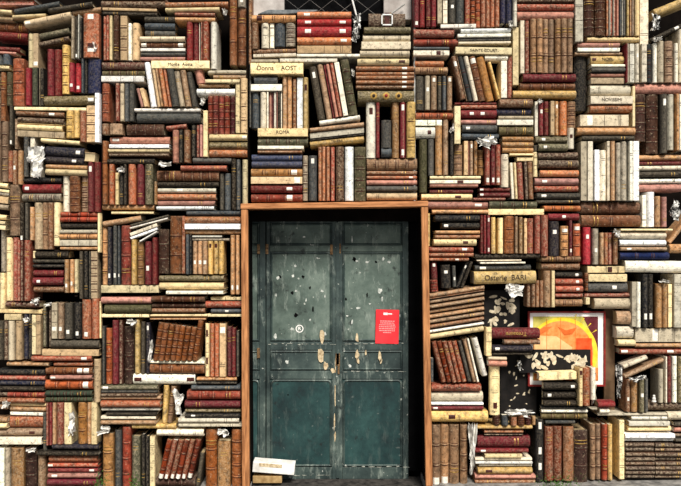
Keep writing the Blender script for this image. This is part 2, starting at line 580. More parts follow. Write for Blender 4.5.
V('under one black volume, mid bay', 282, 462, '-80:brown/t180 -56 -50:rust/t262 -26 -22:cream/t320 -6 -4:black/t290 14:black 30 33:rust 68 71:wine 104 108:olive 145 150:ochre/t360 164')
H('of mottled brown and white', 160, 436, '308:brown/B6 358 360:black 384 386:beigegrey/w38,r422 411 413:orange/r422 441 443:pink/r418 466 468:white/r415 486')
V('of black volumes right of mottled stack', 322, 486, '437:dgrey 458:slate 486 490:black/t258 512:slate/t262 531')
V('of one cream volume by doorpost', 262, 520, '538:cream/k85 563')
T(120, 200)
H('over leaning white trio, left bay', -84, 148, '20:tan 44 50:cream/l-40 62')
H('of slate and white beside doorpost', 276, 534, '46:slate/l292 70 72:brown 102 104:white 130 132:tan 152')
H('of leaning white trio, left bay', 46, 214, '106:dgrey 120:white 130 144:ivory/r166 162 162:white/r166 176 178:white/l90,r166 188', -44, -0.012)
H('of one sagging grey volume', -86, 92, '94:taupe 122', -28)
V('under sagging grey volume', 112, 376, '-86:tan/B3 -60 -58:inky/w84 -38 -36:dgrey/w84 -16 -14:slate/w84 -4 0:brick/B3 44')
V('under leaning white trio', 182, 374, '48:mustard/t165 72 76:ochre/t165 104 107:wine/w62 138 140:wine/t165 164')
V('of big dark banded folios', 70, 326, '168:dbrown/B2,t85 214 218:brown/B2 272 274:rust/F 288')
V('of tan and mustard matching volumes', 180, 328, '290:slate/t152 306:black/t152 316 318:tan/w64 340:tan/w64 364:tan/w64 388 389:mustard/k14 411:mustard/k14 434:mustard 458')
H('over tan and mustard volumes', 318, 482, '156:ivory/r450 166 168:grey 182', 0)
V('of tan pair by left doorpost', 154, 418, '486:tan/w88 506 508:tan/w88 528')
H('under tan and mustard volumes', 172, 458, '332:olive 360 363:cream 397 400:ivory/l205 416')
H('of one long cream volume', -86, 170, '376:cream 411')
H('of faded pink by bay upright', -84, 138, '428:pink 458 462:green/l-70 500')
H('of dark brown over brown set', 138, 374, '424:dbrown 452 455:dbrown 478:brown 499')
H('of brick beside left doorpost', 375, 542, '428:cream/l398 444 446:brick 478 482:slate/l400,w50 500', 0)
T(120, 290)
H('board-like over brown set', -84, 540, '106:cream/r128 122 107:cream/l128,r384 120 106:cream/l385 120')
H('of one thin tan volume', 130, 378, '124:tan 136')
V('of rust and dark red by upright', 134, 418, '-84:dgrey/t160 -70 -68:rust/t170 -40 -38:wine -10:dred 8 14:dbrown/t162,B3 56 60:mustard/t132,b372 84 88:dgrey/t140,b372 108 110:inky/t145,b378,w10 130')
V('of eight matching brown volumes leaning', 134, 312, '170:sienna/B4 196:sienna/B4 221:sienna/B4 246:sienna/B4 271:sienna/B4 295:sienna/B4 320:sienna/B4 344:sienna/B4 368', 27, -0.01)
H('under eight leaning brown volumes', 130, 372, '312:ivory 326 328:brown 368', 4)
V('right of eight leaning brown volumes', 148, 384, '374:cream/k18,k70 394 396:rust 416:rust 437 439:beige/w12 468 470:wine/t162 492:wine/t168 510 512:dgrey/t180 526')
H('of long ivory volume, lower left bay', 54, 330, '372:ivory/k8,k96 420', 0, -0.012)
H('of thin dark volumes by doorpost', 338, 516, '386:tan 401 403:black 418')
H('of brick and dark, lower left', -84, 166, '420:olive/w8 450 454:dbrown 470', 0)
T(120, 376)
H('of brick and dark red by doorpost', 286, 532, '42:slate/l314 62 65:brick/l296 104 108:wine 142 144:olive 165 166:black/w15 184 186:ivory/l256,r526 208 210:beigegrey/l256,r544 226')
V('of one mustard leaning volume', 44, 214, '188:mustard 214', 8)
V('of one grey leaning volume', 48, 216, '222:taupe/B3 246', 20)
H('of thin volumes near ground, left', -84, 166, '62:dgrey 80 82:taupe/r180 106 108:rust/r178 138 140:ivory/r175 156 158:black/l-60 174 176:ivory/r160 190 194:taupe/r160 214')
H('of one mustard volume near ground', 50, 246, '212:mustard 236')
H('of small ivory torn volume', 160, 368, '236:ivory 268', 2)
V('at ground between uprights, left', 266, 500, '-80:ochre/t256,B2 -32 -26:slate/t240 4 8:brick/t225 46 50:olive 88 92:black/t258 110:black 128 132:cream 155')
V('leaning rust set at ground', 282, 452, '206:redbrown/w95 232:redbrown/w95 257:redbrown/w95 283:redbrown/w95 308:redbrown/w95 333:redbrown/w95 358', 40, -0.01)
H('under leaning rust set', 150, 330, '454:dbrown 492', 3)
V('of one dark leaning volume', 340, 500, '352:dgrey 372', 22, 0.01)
V('of three tawny folios by doorpost', 240, 502, '373:sienna/B2 425 428:ochre/t290 486 489:sienna 541')

# ------------------------------------------------------------------ over the door
T(240, 0)
H('under window, left over door', 50, 246, '62:tan/k18 96')
V('of small rosette volumes, over door', 98, 214, '50:brown 80 92:beigegrey 128 130:ivory 150 152:slate/b202 198 200:grey/b202 244')
H('under small rosette volumes', 36, 248, '214:brown 234 236:ivory 252', -6)
H('of big red volumes under window', 252, 492, '48:orange/w18 80 82:red/w20,w84 116:red/w20,w84 163 164:orange/w86 199 201:beige 236')
H('of long ivory boards, over door', 40, 532, '238:ivory/l250 252 257:ivory/l175,r430 274 262:beigegrey/r170 276')
H('of one cream titled volume', 38, 280, '278:cream 328', 0, -0.012, title='Donna    AOST')
H('of grey and ivory over door', 42, 186, '332:slate/l60,r165 368 370:ivory 401')
V('over door, leftmost upper', 336, 566, '38:slate/t60,b560 48 50:slate/t408 84 88:ivory/t405 118:ivory/t405 126:pink/t405 140:wine/t405 147:ivory/t405 160:pink/t405 166:black/t405 178:ivory/t405 185 186:tan 207:tan 229 231:brown/t345 249 250:white/t340 277 278:mustard/t340,k20 301')
V('leaning over centre of door', 272, 526, '298:dgrey/w16 334 338:taupe/t282 366 367:wine/t285 378:pink/t285 394 395:brick/t280 412 414:ivory/t276 438 441:olive/t262 480', -44)
T(240, 100)
H('of cream and olive over lintel', 78, 300, '124:cream 162 166:olive/B4 198 201:ivory/r282 218 222:brown/r275 236', title='ROMA')
H('of navy pair over lintel', 50, 274, '238:blue/c 268:blue/c 298')
H('of tan and red over lintel', 48, 276, '302:ochre/w84 336 338:beige/w90 371 373:wine/w75 411 413:brick/w75 451')
H('of slanted pale volumes over lintel', 308, 548, '90:ivory/l350,r530 112 122:taupe 142 144:beigegrey 170 172:black 180 178:mustard 208', -26, title4='TEVERE')
V('standing on lintel, centre', 206, 446, '276:grey/t245 300 302:slate/t245,w12 340 344:orange 362:orange 378 380:orange 397 399:brick 419 422:dbrown 460 462:white 502 505:olive/B4 556')
T(330, 0)
H('with buckle strap under window', 170, 334, '54:dbrown 120', 0)
H('of silvery ivory volumes under window', 145, 356, '118:olive/l150 146 148:beigegrey 182 184:beigegrey/l138 219 222:beigegrey/l132,r352 252')
H('of one titled cream volume, centre', 120, 350, '256:cream/k86 288', 0, -0.01, title='Mandorla')
H('of five matching brown volumes', 114, 374, '290:sienna/w83 312:sienna/w83 332:sienna/w83 352:sienna/w83 372:sienna/w83 392')
H('of one rosette volume, over door', 122, 376, '400:olive 450', 0, 0.0, rosettes=3)
T(330, 100)
V('under rosette volume, over door', 6, 256, '160:ivory/k16 203:wine/t10 220 226:slate/t88,b212 272:brown/w101 273 274:ochre 307 309:wine/w10,w90 335 338:mustard/B2 379')
H('at lintel right end', 162, 386, '256:taupe/B4 308 310:brown 330 332:rust/w88 349 351:pink 376 378:slate 404 406:beige 442')
H('of one short slate volume', 226, 272, '212:slate 252', 0)

# ------------------------------------------------------------------ bay right of the door
T(420, 0, 0.2262)
V('at very top, right of door', -30, 118, '-27:wine/w88,b118 -2:wine 24 26:wine 48 49:wine 73 76:beigegrey/b105 98 100:ivory/b105 122 126:dgrey/w45,b102 160:dgrey/b102 196 198:brick 222:rust 246:rust 270:rust 292:rust 312:rust 332:rust 352 356:navy/w8,b100 382:navy/b100 410 412:ivory 430')
H('of white over ornate cream volume', 165, 402, '108:white/l90,r260 126 126:white/l180 146 150:ivory 166 168:dgrey 184 184:beigegrey 196', -3)
H('of brick pair, top by upright', -28, 152, '126:brick 164 167:brick/r170 202')
H('under brick pair by upright', -30, 130, '206:slate 220 222:ivory/k70 246')
H('of orange over ochre by upright', -22, 124, '262:orange/r108 291 294:taupe 326')
H('of one ornate cream volume', 156, 406, '206:cream 242', 4, title='SAINTE COURT')
V('of grey volumes under ochre stack', 334, 486, '-26:dgrey 20 22:beigegrey/w40 46 48:taupe/w12 76 78:dgrey 98 100:slate 118 120:taupe/w10 146')
V('leaning under the ornate cream volume', 248, 446, '136:brown/w18 160:taupe/t242 166 166:dgrey/B2 190 192:ivory 214 216:brown/w10 246 247:ochre/c 296 300:mustard/t272 316', -46)
H('of one ivory slab above ivory spine', 288, 398, '240:ivory 264')
V('of ivory spine beside brick', 266, 432, '340:ivory 388 390:brick/t246 412')
V('of tall mustard and ivory, upper right', 86, 374, '412:cream 440 446:ivory/b322 466 468:brick/b322 488')
H('over taupe set, top of bay', 432, 684, '-10:dbrown 8 10:brick/r690 42 45:pink 82')
V('of seven matching grey brown volumes', 82, 322, '490:taupe/B2 517:taupe/B2 544:taupe/B2 571:taupe/B2 598:taupe/B2 625:taupe/B2 651:taupe/B2 677')
H('under seven grey brown volumes', 444, 690, '324:wine/l456 360 362:brown/B4 396 399:mustard/l386 434')
H('of brown over navy volume', 350, 498, '436:brown 474')
T(420, 100, 0.2262)
H('of wine beside navy volume', 180, 340, '4:wine/l155 20:brick 40 42:wine/w30,w60 79 85:pink 108')
H('of navy over olive, right bay', 332, 500, '35:navy/l340,r495 68 70:beigegrey/l345 84 86:ivory 112 115:olive/l340 156')
H('of slate pair, right bay', 186, 350, '108:slate/w16 142 145:slate 172', 2)
H('of three ochre volumes', 364, 502, '160:ochre 184:ochre 209:ochre 233 235:cream/l395 246 250:cream/l430 270')
H('of rust over ivory by doorpost', -26, 148, '54:rust 83 86:ivory/r98 113 118:ivory/r68,k70 168')
V('of slate pair by doorpost', 172, 410, '-2:green 34 36:slate/b342 64')
V('of ochre pair by doorpost', 84, 332, '68:ochre 100 102:taupe 128 132:black/t118 150')
V('of one cream volume over mottled', 28, 196, '150:cream 179')
V('of short tan volumes, right bay', 180, 332, '152:taupe/t196,B4 192 195:beige 214:pink 220 221:taupe/w15 238 239:ochre 256 259:ochre/t218 286')
V('of brick trio with white feet', 196, 376, '288:brick/w88 311 312:wine/w88 334 335:brick/w88 359')
V('of one ivory volume, right bay', 238, 386, '360:ivory 396')
V('of brown leaning, right bay', 276, 452, '398:ivory/b438 412:cream/b438 426 427:brick 454 458:dbrown/t262 474 474:brown/t272 498', -8)
V('of pale volumes under torn end', -5, 340, '503:dgrey/t198,b225 524 502:cream/t228 525')
H('of cream and pink by doorpost', 44, 270, '334:cream 350 352:ivory/k60 369 371:pink/r258 386 394:wine/r238 412 414:cream/l6,r232,k72 442')
H('of thin wine volumes, right bay', 266, 402, '386:wine/w6 405 407:wine/w6 429 431:brick/l236,r378 445')
H('of one pink volume by doorpost', 30, 302, '448:pink/w84 481', 0)
H('of olive over titled cream, mid', 306, 548, '446:olive 478', 2)
T(541, 100, 0.2262)
V('of wine and orange, centre right bay', 4, 156, '-26:ivory/b160 -10 -8:wine/w30 14 16:wine 38 41:beige 60 62:ochre/w15 82 84:orange 118 120:taupe/B5 159')
H('of olive with white ends', -24, 118, '158:olive/w25 190 192:olive/w22 226')
V('of one ivory volume beside olive', 122, 216, '119:ivory/k40 151')
H('of dark brown pair, right bay', -22, 166, '228:dbrown 262 264:dbrown 302')
H('of orange and pink, right bay', -28, 166, '309:orange/l-5 340 344:pink/w22 376 378:brick 406')
H('of dark grey pair, right bay', -18, 176, '409:dgrey/w16 438 440:dgrey 458')
T(420, 200, 0.2262)
H('of orange over black by doorpost', 52, 302, '42:tan 62')
H('of one long cream titled volume', 302, 550, '38:cream 66', 0, -0.01)
V('of thin mustard by doorpost', 58, 205, '30:mustard 47')
H('of black volumes by doorpost', 66, 264, '66:black 96 98:black/l98,w10 130 134:tan 151 152:orange 171 172:cream/l60,r250,k74 203', 0)
H('of brick volumes by doorpost', 40, 238, '206:brick/w80 231 233:rust 252 255:rust/r215,w70 271')
V('of wine and mustard, mid right bay', 66, 240, '266:wine 280:wine 295 296:wine/w12,w90 313 315:mustard/t76 336 345:cream/t78 370 375:brown/t70,B2 418 420:taupe/t72 436 437:ochre/t75 456 459:beige/t80 474 476:brick/t80 506 508:brick/t68 536')
H('of black over titled mustard volume', 245, 540, '238:black 262 264:ivory/l252,r452 272 274:ivory/l266,r468 284 288:dgrey/w14,r495 316', -2)
H('of one titled mustard folio', 236, 546, '314:mustard 374', -4, -0.015, title='Osterie  BARI')
V('small, by doorpost under brick', 276, 405, '46:wine/b350,w15 76 44:brick/t352,b406 79 90:black/t286,b390,w30 134 140:dgrey/t290,b385,w60 158', -4)
V('of two leaning black volumes', 272, 388, '202:black/w20 220:black 238', 44)
T(420, 290, 0.2262)
H('slanting grey brown set by doorpost', 42, 284, '10:taupe 36:brown 40 44:taupe 62 66:taupe 84 88:taupe 106 110:taupe 128 132:taupe 150 154:brown 172 178:white 192 196:cream 222', -38)
V('leaning rust set by doorpost', 226, 408, '48:redbrown 72:redbrown 96:redbrown 118:redbrown 140:redbrown 164 166:dgrey 186 188:taupe/t218 206 206:ivory/t215 218 230:white/t212,b380 256', -46)
V('of one dark volume at doorpost', 300, 406, '44:slate 60')
V('of four brown volumes over picture', -42, 76, '472:brown 491:brown 510:brown 529:brown 548')
H('of titled wine over navy, beside picture', 314, 526, '168:wine 214 216:brown/l366 240 242:inky/r490,w12 270 272:black/r490 286', 0, -0.02, title='Treasure', flip=True)
V('of one cream volume beside wine', 162, 290, '288:cream 314', 0, -0.01)
H('of small grey box books', 298, 380, '290:beigegrey 308:pink 334', 2)
V('of one tall cream volume, lower right', 336, 580, '308:cream/k80 354', 0)
H('of cream over black, under picture', 520, 692, '362:cream 397', -6, -0.01)
H('of black volumes under picture', 542, 690, '404:black/w85 440 444:black/w18 482 484:black 512', 0, -0.01)
V('of rust and ivory under picture', 338, 505, '690:cream/k12 706 708:rust 742 744:ivory/b480 768', 0, -0.02)
T(420, 376, 0.2262)
H('of brick and ivory by doorpost', 50, 282, '36:brick/r272 70 73:beigegrey 115 118:white 131 133:wine/w8 153 156:mustard/r302,k36 205', title='PIER DAMIANI')
V('of grey brown folios by doorpost', 218, 484, '52:taupe/B2,w93 92:taupe/B2,w93 132:taupe/B2 176 179:taupe 214')
H('of red and mustard at ground', 244, 498, '218:mustard 236 240:orange/l286,r460 256 258:dbrown/l286,r460 266 268:wine/l256,r490 320 322:wine/l242,r482,w16 343 345:cream/l286,r452 361 363:ivory 376 378:white 389 391:ivory/l262 402 405:mustard/l256,k20 436 438:pink/r516 458 460:brown/r516 482')
V('of small stubs, lower right', 172, 218, '324:dbrown 354 360:slate 390 400:orange/t180 428 432:brown 462 466:dred/t178 494 496:ochre/t180 514', 0, 0.03)
V('of black volumes with white tags', 188, 470, '512:black/w10,w50,w75 550')
T(541, 376, 0.2262)
H('under black volumes, lower right', 0, 205, '134:dgrey 148:ivory 160 164:olive 192 196:dgrey/l20,r152 214', 0, 0.02)
V('of rust folios at ground', 222, 462, '16:redbrown 55:redbrown 94 97:brown 145')
V('of one dark squat folio', 240, 476, '148:dbrown/B2 210')

# ------------------------------------------------------------------ far right bay
T(541, 0, 0.2262)
V('of one tall silvery volume, top', -20, 186, '150:beigegrey 186')
V('at very top, far right bay', -30, 158, '190:dbrown/B4 238:dbrown/B4 286 288:orange 300:ivory 303:brick 318:ivory 321:brick 334:pink 345 346:slate 356:ivory 360:slate 376 379:mustard 392 394:tan 402:taupe 414 416:cream 438')
V('of one wide ivory upright volume', -20, 204, '442:ivory 486')
H('of cream slabs, far right bay', 164, 352, '160:cream/l206,r438 183 186:pink 206 208:ivory 226 226:taupe/l154,r366 241')
V('of black tall volumes, far right', 240, 486, '156:black 216', 0, 0.05)
H('of titled cream volumes, far right', 222, 372, '242:mustard/k10 279 282:ivory 299 300:slate 319 321:pink 339 341:beige 369', 0, 0, title0='NOEL')
H('of ivory slabs over orange title', 220, 400, '372:beigegrey 420')
H('of ivory and orange titled volumes', 218, 406, '424:ivory 460 461:orange 496', 0, -0.01, title='NOVISSIMI', title1='DARIO')
V('of ivory volumes, upper far right', 194, 366, '372:wine 380:ivory 386 390:ivory 412 415:ivory/w30 434 440:ivory 464 466:dgrey/B5 490 494:ivory/t182 514:beigegrey/t182 543 546:taupe/t182,B4 584 588:ivory/t135 606 608:ivory/t130 640')
H('of one long pink slab, far right', 406, 640, '368:pink 412')
H('of diagonal tan volume, top right', 505, 660, '36:mustard 76', -62, -0.02)
H('of diagonal black volume, top right', 486, 650, '166:black/w70 196', -80, -0.01)
V('of tan strip beside titled volumes', 380, 560, '404:cream 418')
T(541, 100, 0.2262)
V('of dark brown gilt pair, far right', -28, 236, '416:dbrown/B4 469 472:dbrown/B4 527 530:dgrey/w14 562 565:beigegrey/b220 596 598:tan/b222 612 614:ivory/b222 640')
H('of silvery slab over tan', 172, 388, '64:beigegrey/w20 116')
H('of tan board, far right bay', 160, 428, '120:tan 154 157:dgrey/l180,r412 180')
V('of white volumes, centre far right', 182, 446, '176:beigegrey 204 206:ivory 231 234:white/t220 258 260:ivory/t222 288 290:ivory 304 305:tan 325 327:grey/t190 350 352:grey 385 388:ivory 404 405:white 433')
H('of tan over white, right edge', 430, 640, '240:tan 268 271:wine 288 290:ivory 312 314:dgrey 342 345:ivory 368 371:pink 405', -2)
V('of white volumes at right edge', 406, 562, '448:ivory/t420 468 470:white 503 506:tan/t425 530 532:pink/t428 556')
H('of long brown mottled slabs', 182, 448, '450:brown/B1 502', 0)
T(541, 200, 0.2262)
H('under orange and pink, right bay', 14, 176, '24:orange 50')
H('of wine volume over tagged row', 34, 172, '58:wine/w50 90')
V('of navy and rust with tags', 94, 252, '-2:brick/t66 32 38:inky/w30 83 86:tan/t114,w15 122 125:wine/t88,b270,w84 141 144:rust/t104,b270,w14 179')
H('under navy and rust row', 4, 176, '248:taupe 274 277:brown 312')
V('of red script volume and tan', 144, 286, '190:red/t120,w25 226 229:grey/t126,w60 258 262:tan 282:orange 300:brick 320:brown 344')
H('of ivory and navy, right bay', 350, 556, '126:cream/r580 138 140:ivory 172 175:white 205 207:taupe/w18 226 229:navy/r578,B2 264')
H('of cream over dark green', 208, 374, '292:cream/k60 323 327:cream/r382 362 365:slate/r386,w66 409 411:brick/l196,r404 432 435:beigegrey/l240,r404 484')
V('of small brown, right bay', 322, 402, '194:brown/B3 212 194:cream/t430,b462 214')
H('of mottled brown over script row', 182, 446, '65:brown/B1 118', 0)
H('of one pinkish white slab', 374, 640, '266:ivory 320', 4)
V('of black and ochre, far right', 328, 564, '400:beigegrey/t362 420:ivory/t362 440 446:black/w79 472:black/w79 500 504:ochre/t370 534:ochre/t372 560 561:cream/t372 580 584:beigegrey 616 618:ivory 645')
H('of tan slab at right edge', 568, 640, '190:tan 236', 0)
H('of diagonal tan volume, right edge', 572, 680, '172:tan 206', -130, -0.01)
V('of tan and cream beside stickers', 312, 475, '10:taupe 44 46:cream 62')
H('of stickered brick, over picture', 64, 186, '318:black/w80 345 348:brick/w80 376 379:brick/w80 409 413:brick 432 438:tan 472')
T(541, 290, 0.2262)
H('of ivory blocks right of picture', 336, 408, '94:taupe 154 162:ivory/r412 216 220:cream/l342,r420 250')
H('of silvery mottled slab, far right', 416, 640, '170:beigegrey/w40 232')
H('of brick board, far right bay', 356, 640, '236:tan/l420 256 260:brick/w3,w78 288')
H('of slanted white volumes, far right', 366, 472, '330:ivory 354', -44)
H('of slanted grey brown, far right', 372, 546, '374:taupe 398', -76, 0.01)
V('of ivory and wine at right edge', 294, 515, '544:ivory 558 560:wine 580 582:ivory 606 608:olive 630')
V('of grey board, lower far right', 350, 510, '520:beigegrey 543')
V('of ochre stubs, lower far right', 392, 540, '375:brown/w60 396 398:ochre 430 432:olive/w48 456 458:slate 476')
T(541, 376, 0.2262)
V('of taupe and brick at ground', 214, 462, '220:taupe/B3 246:taupe/B3 270 272:brick 296 296:mustard 318 344:cream/t194,b456 368')
H('of thin ivory volumes, lower right', 388, 580, '164:beigegrey/l250,r560 176 178:ivory/l400,r570 196 199:ivory/r570 221 224:cream 247 254:white/l370,r610 274 277:white/l370,r610 290')
H('of brown set at ground, far right', 374, 504, '296:dbrown 317:dbrown 338:dbrown 358:dbrown 378:dbrown 398:dbrown 418:dbrown 438:dbrown 456')
H('of brown set in right corner', 506, 640, '296:dbrown 317:dbrown 338:dbrown 358:dbrown 378:dbrown 398:dbrown 418:dbrown 438:dbrown 456')
H('of dark board, lower far right', 476, 640, '118:dbrown 156')
H('of grey slab by right edge', 560, 640, '160:beigegrey 196')
H('of red box under picture', 244, 320, '108:wine 136 140:ivory/l256,r300 166')

H('of short dark volumes, right corner', 590, 640, '202:dgrey 224 226:pink 250 254:dbrown 272 274:dgrey 290')

# ------------------------------------------------------------------ the setting
FRONT = -0.02
tag(bevel_box('wall_back', -2.6, 2.6, 0.34, 0.44, -0.35, 3.75, M_BACK, None, 0), kind='structure')

# sloping street
def slope(x):
    return WZ(493.5) + (WZ(479) - WZ(493.5)) * (x + 3.2) / 6.4


fl = []
for xa, xb, ya, yb in ((-3.2, 3.2, -7, -0.06), (-3.2, WX(250.0), -0.06, 0.5), (WX(425.0), 3.2, -0.06, 0.5)):
    v, f = box_vf(xa, xb, ya, yb, -0.6, 0)
    fl.append(([(x, y, slope(x) if z == 0 else z) for x, y, z in v], f))
me = mesh_of('floor', *join_vf(fl), M_PAVE)
tag(link('floor', me), kind='structure')


def quad_post(name, pts, y0, y1, m):
    """A board whose front outline is given in photograph pixels."""
    v = [(WX(x), y0, WZ(y)) for x, y in pts] + [(WX(x), y1, WZ(y)) for x, y in pts]
    n = len(pts)
    f = [tuple(range(n)), tuple(range(2 * n - 1, n - 1, -1))] + [((i + 1) % n, i, n + i, n + (i + 1) % n) for i in range(n)]
    bm = bmesh.new()
    vs = [bm.verts.new(p) for p in v]
    for q in f:
        bm.faces.new([vs[i] for i in q])
    bmesh.ops.recalc_face_normals(bm, faces=bm.faces)
    bmesh.ops.bevel(bm, geom=list(bm.edges), offset=0.003, segments=2, affect='EDGES')
    me = bpy.data.meshes.new(name)
    bm.to_mesh(me)
    bm.free()
    me.materials.append(m)
    o = link(name, me)
    return tag(o, kind='structure')


quad_post('trim_1', [(242, 209.5), (248.5, 209.5), (250.2, 487), (243, 487)], -0.05, 0.0, M_POST)
quad_post('trim_2', [(420.6, 207), (427.2, 207), (431.8, 484), (425.2, 484)], -0.05, 0.0, M_POST)
quad_post('trim_3', [(241.6, 204), (427.4, 201.2), (427.4, 206.8), (241.6, 209.4)], -0.055, 0.32, M_LINT)
for i, (x0, x1, y0, y1) in enumerate([(100.0, 101.2, -20, 487), (246.2, 248.0, -20, 203), (414.2, 416.0, -20, 201)]):
    quad_post('trim_%d' % (4 + i), [(x0, y0), (x1, y0), (x1, y1), (x0, y1)], 0.03, 0.3, M_BACK if i != 2 else M_IRON)

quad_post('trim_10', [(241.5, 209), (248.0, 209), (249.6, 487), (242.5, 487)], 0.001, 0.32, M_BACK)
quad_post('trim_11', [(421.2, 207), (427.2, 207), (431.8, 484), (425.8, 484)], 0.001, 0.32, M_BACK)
# header soffit and jambs of the doorway, near-black colour painting in the recess's shade
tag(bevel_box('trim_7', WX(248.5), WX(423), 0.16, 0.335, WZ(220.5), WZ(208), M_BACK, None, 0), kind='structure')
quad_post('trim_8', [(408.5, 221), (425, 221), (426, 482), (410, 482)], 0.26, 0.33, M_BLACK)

M_GRILLE = simple('dull_iron', (70, 68, 66), (120, 116, 112), 20, 0.6, 0.1)
# the window over the door
win = tag(empty('window_1', (WX(336), 0.2, WZ(0))), kind='structure')
v, f = box_vf(WX(276) - WX(336), WX(388) - WX(336), 0.02, 0.05, WZ(12) - WZ(0), WZ(-40) - WZ(0))
link('pane', mesh_of('pane', v, f, M_BLACK), win)


def bar(name, p, q, r, m, parent, y=0.0, n=6):
    a, b = Vector((p[0], y, p[1])), Vector((q[0], y, q[1]))
    d = (b - a)
    zq = d.to_track_quat('Z', 'Y').to_matrix()
    vs, fs = [], []
    for k, c in enumerate((a, b)):
        for i in range(n):
            t = 2 * math.pi * i / n
            vs.append(tuple(c + zq @ Vector((r * math.cos(t), r * math.sin(t), 0))))
    for i in range(n):
        j = (i + 1) % n
        fs.append((i, j, n + j, n + i))
    fs += [tuple(range(n - 1, -1, -1)), tuple(range(n, 2 * n))]
    return link(name, mesh_of(name, vs, fs, m), parent)


for xb in (285, 309, 333, 357, 381):
    for sgn in (1, -1):
        bar('grille_bar', ((xb - 336) / U, -10.5 / U), ((xb + sgn * 48 - 336) / U, 27 / U), 0.0017, M_GRILLE, win, -0.02 if sgn > 0 else -0.014)
bar('grille_stay', ((348 - 336) / U, 25 / U), ((357.5 - 336) / U, -11 / U), 0.006, M_BUCKLE, win, -0.035)
tag(bevel_box('wall_left_of_window', WX(248), WX(282.5), 0.16, 0.3, WZ(13), WZ(-40), M_STONE, None, 0.004), kind='structure')
tag(bevel_box('wall_right_of_window', WX(385), WX(413.5), 0.16, 0.3, WZ(13), WZ(-40), M_STONE, None, 0.004), kind='structure')
lat = tag(empty('window_latch', (WX(392), 0.12, WZ(9))), 'small iron latch rod slanting across the pale wall right of the window grille', 'latch')
bar('rod', (0, 0), (14 / U, 10 / U), 0.006, M_IRON, lat)
bar('tip', (-0.012, -0.008), (0.004, 0.003), 0.011, M_RUSTY, lat)
# slate board under the window, on the boards of the left stacks
tag(quad_post('slate_board', [(257, 13.2), (268, 8.8), (318, 8.8), (316, 10.8), (285, 13.2)], 0.02, 0.2, simple('slate_board', (70, 76, 80), (128, 132, 132), 20, 0.7, 0.2)),
    'dark slate board lying flat under the window grille', 'board')
bpy.data.objects['slate_board'].pop('kind', None)


# ------------------------------------------------------------------ the green door
def door_paint(name, c0, c1, c2, scr, scl=3.2):
    m, nt, b = mat(name)
    L = nt.links.new
    co = N(nt, 'ShaderNodeNewGeometry').outputs['Position']
    n1 = N(nt, 'ShaderNodeTexNoise', i_Scale=scl, i_Detail=8.0, i_Roughness=0.7)
    L(co, n1.inputs['Vector'])
    r1 = ramp(nt, [(0.34, lin(c0)), (0.5, lin(c1)), (0.68, lin(c2))])
    L(n1.outputs[0], r1.inputs[0])
    mp = N(nt, 'ShaderNodeMapping')
    mp.inputs['Scale'].default_value = (26, 26, 7)
    L(co, mp.inputs[0])
    n2 = N(nt, 'ShaderNodeTexNoise', i_Scale=1.0, i_Detail=6.0, i_Roughness=0.72)
    L(mp.outputs[0], n2.inputs['Vector'])
    r2 = ramp(nt, [(0.54, (0, 0, 0)), (0.68, (scr,) * 3)])
    L(n2.outputs[0], r2.inputs[0])
    c = mix(nt, 'MIX', r2.outputs[0], r1.outputs[0], lin((150, 160, 150)))
    n3 = N(nt, 'ShaderNodeTexNoise', i_Scale=17.0, i_Detail=5.0, i_Roughness=0.7)
    L(co, n3.inputs['Vector'])
    r3 = ramp(nt, [(0.30, (0.85,) * 3), (0.40, (0, 0, 0))])
    L(n3.outputs[0], r3.inputs[0])
    c = mix(nt, 'MIX', r3.outputs[0], c, lin((24, 30, 30)))
    n4 = N(nt, 'ShaderNodeTexNoise', i_Scale=34.0, i_Detail=2.0)
    L(co, n4.inputs['Vector'])
    r4 = ramp(nt, [(0.71, (0, 0, 0)), (0.74, (scr,) * 3)])
    L(n4.outputs[0], r4.inputs[0])
    c = mix(nt, 'MIX', r4.outputs[0], c, lin((205, 208, 198)))
    L(c, b.inputs['Base Color'])
    b.inputs['Roughness'].default_value = 0.55
    b.inputs['Specular IOR Level'].default_value = 0.35
    bp = N(nt, 'ShaderNodeBump', i_Strength=0.35, i_Distance=0.004)
    L(n2.outputs[0], bp.inputs['Height'])
    L(bp.outputs[0], b.inputs['Normal'])
    return m


M_DOOR_UP = door_paint('weathered_grey_green_paint', (54, 66, 60), (82, 97, 89), (114, 128, 118), 0.6)
M_DOOR_LO = door_paint('dark_teal_paint', (18, 38, 40), (28, 56, 56), (44, 76, 74), 0.1, 4.5)
M_DOOR_RAIL = door_paint('worn_green_rail_paint', (32, 44, 44), (54, 68, 66), (84, 98, 92), 0.6)

DY = 0.25                                           # depth of the door's face behind the books' fronts
KD = (CAM_D + DY) / CAM_D


def DX(px): return (px - 340.5) * KD / U


def DZ(py): return WZ(243) - (py - 243) * KD / U


door = tag(empty('door_1', (0, DY, 0)), kind='structure')


def dbox(name, x0, x1, y0, y1, d0, d1, m, parent, bev=0.002):
    return bevel_box(name, DX(x0), DX(x1), d0, d1, DZ(y1), DZ(y0), m, parent, bev)


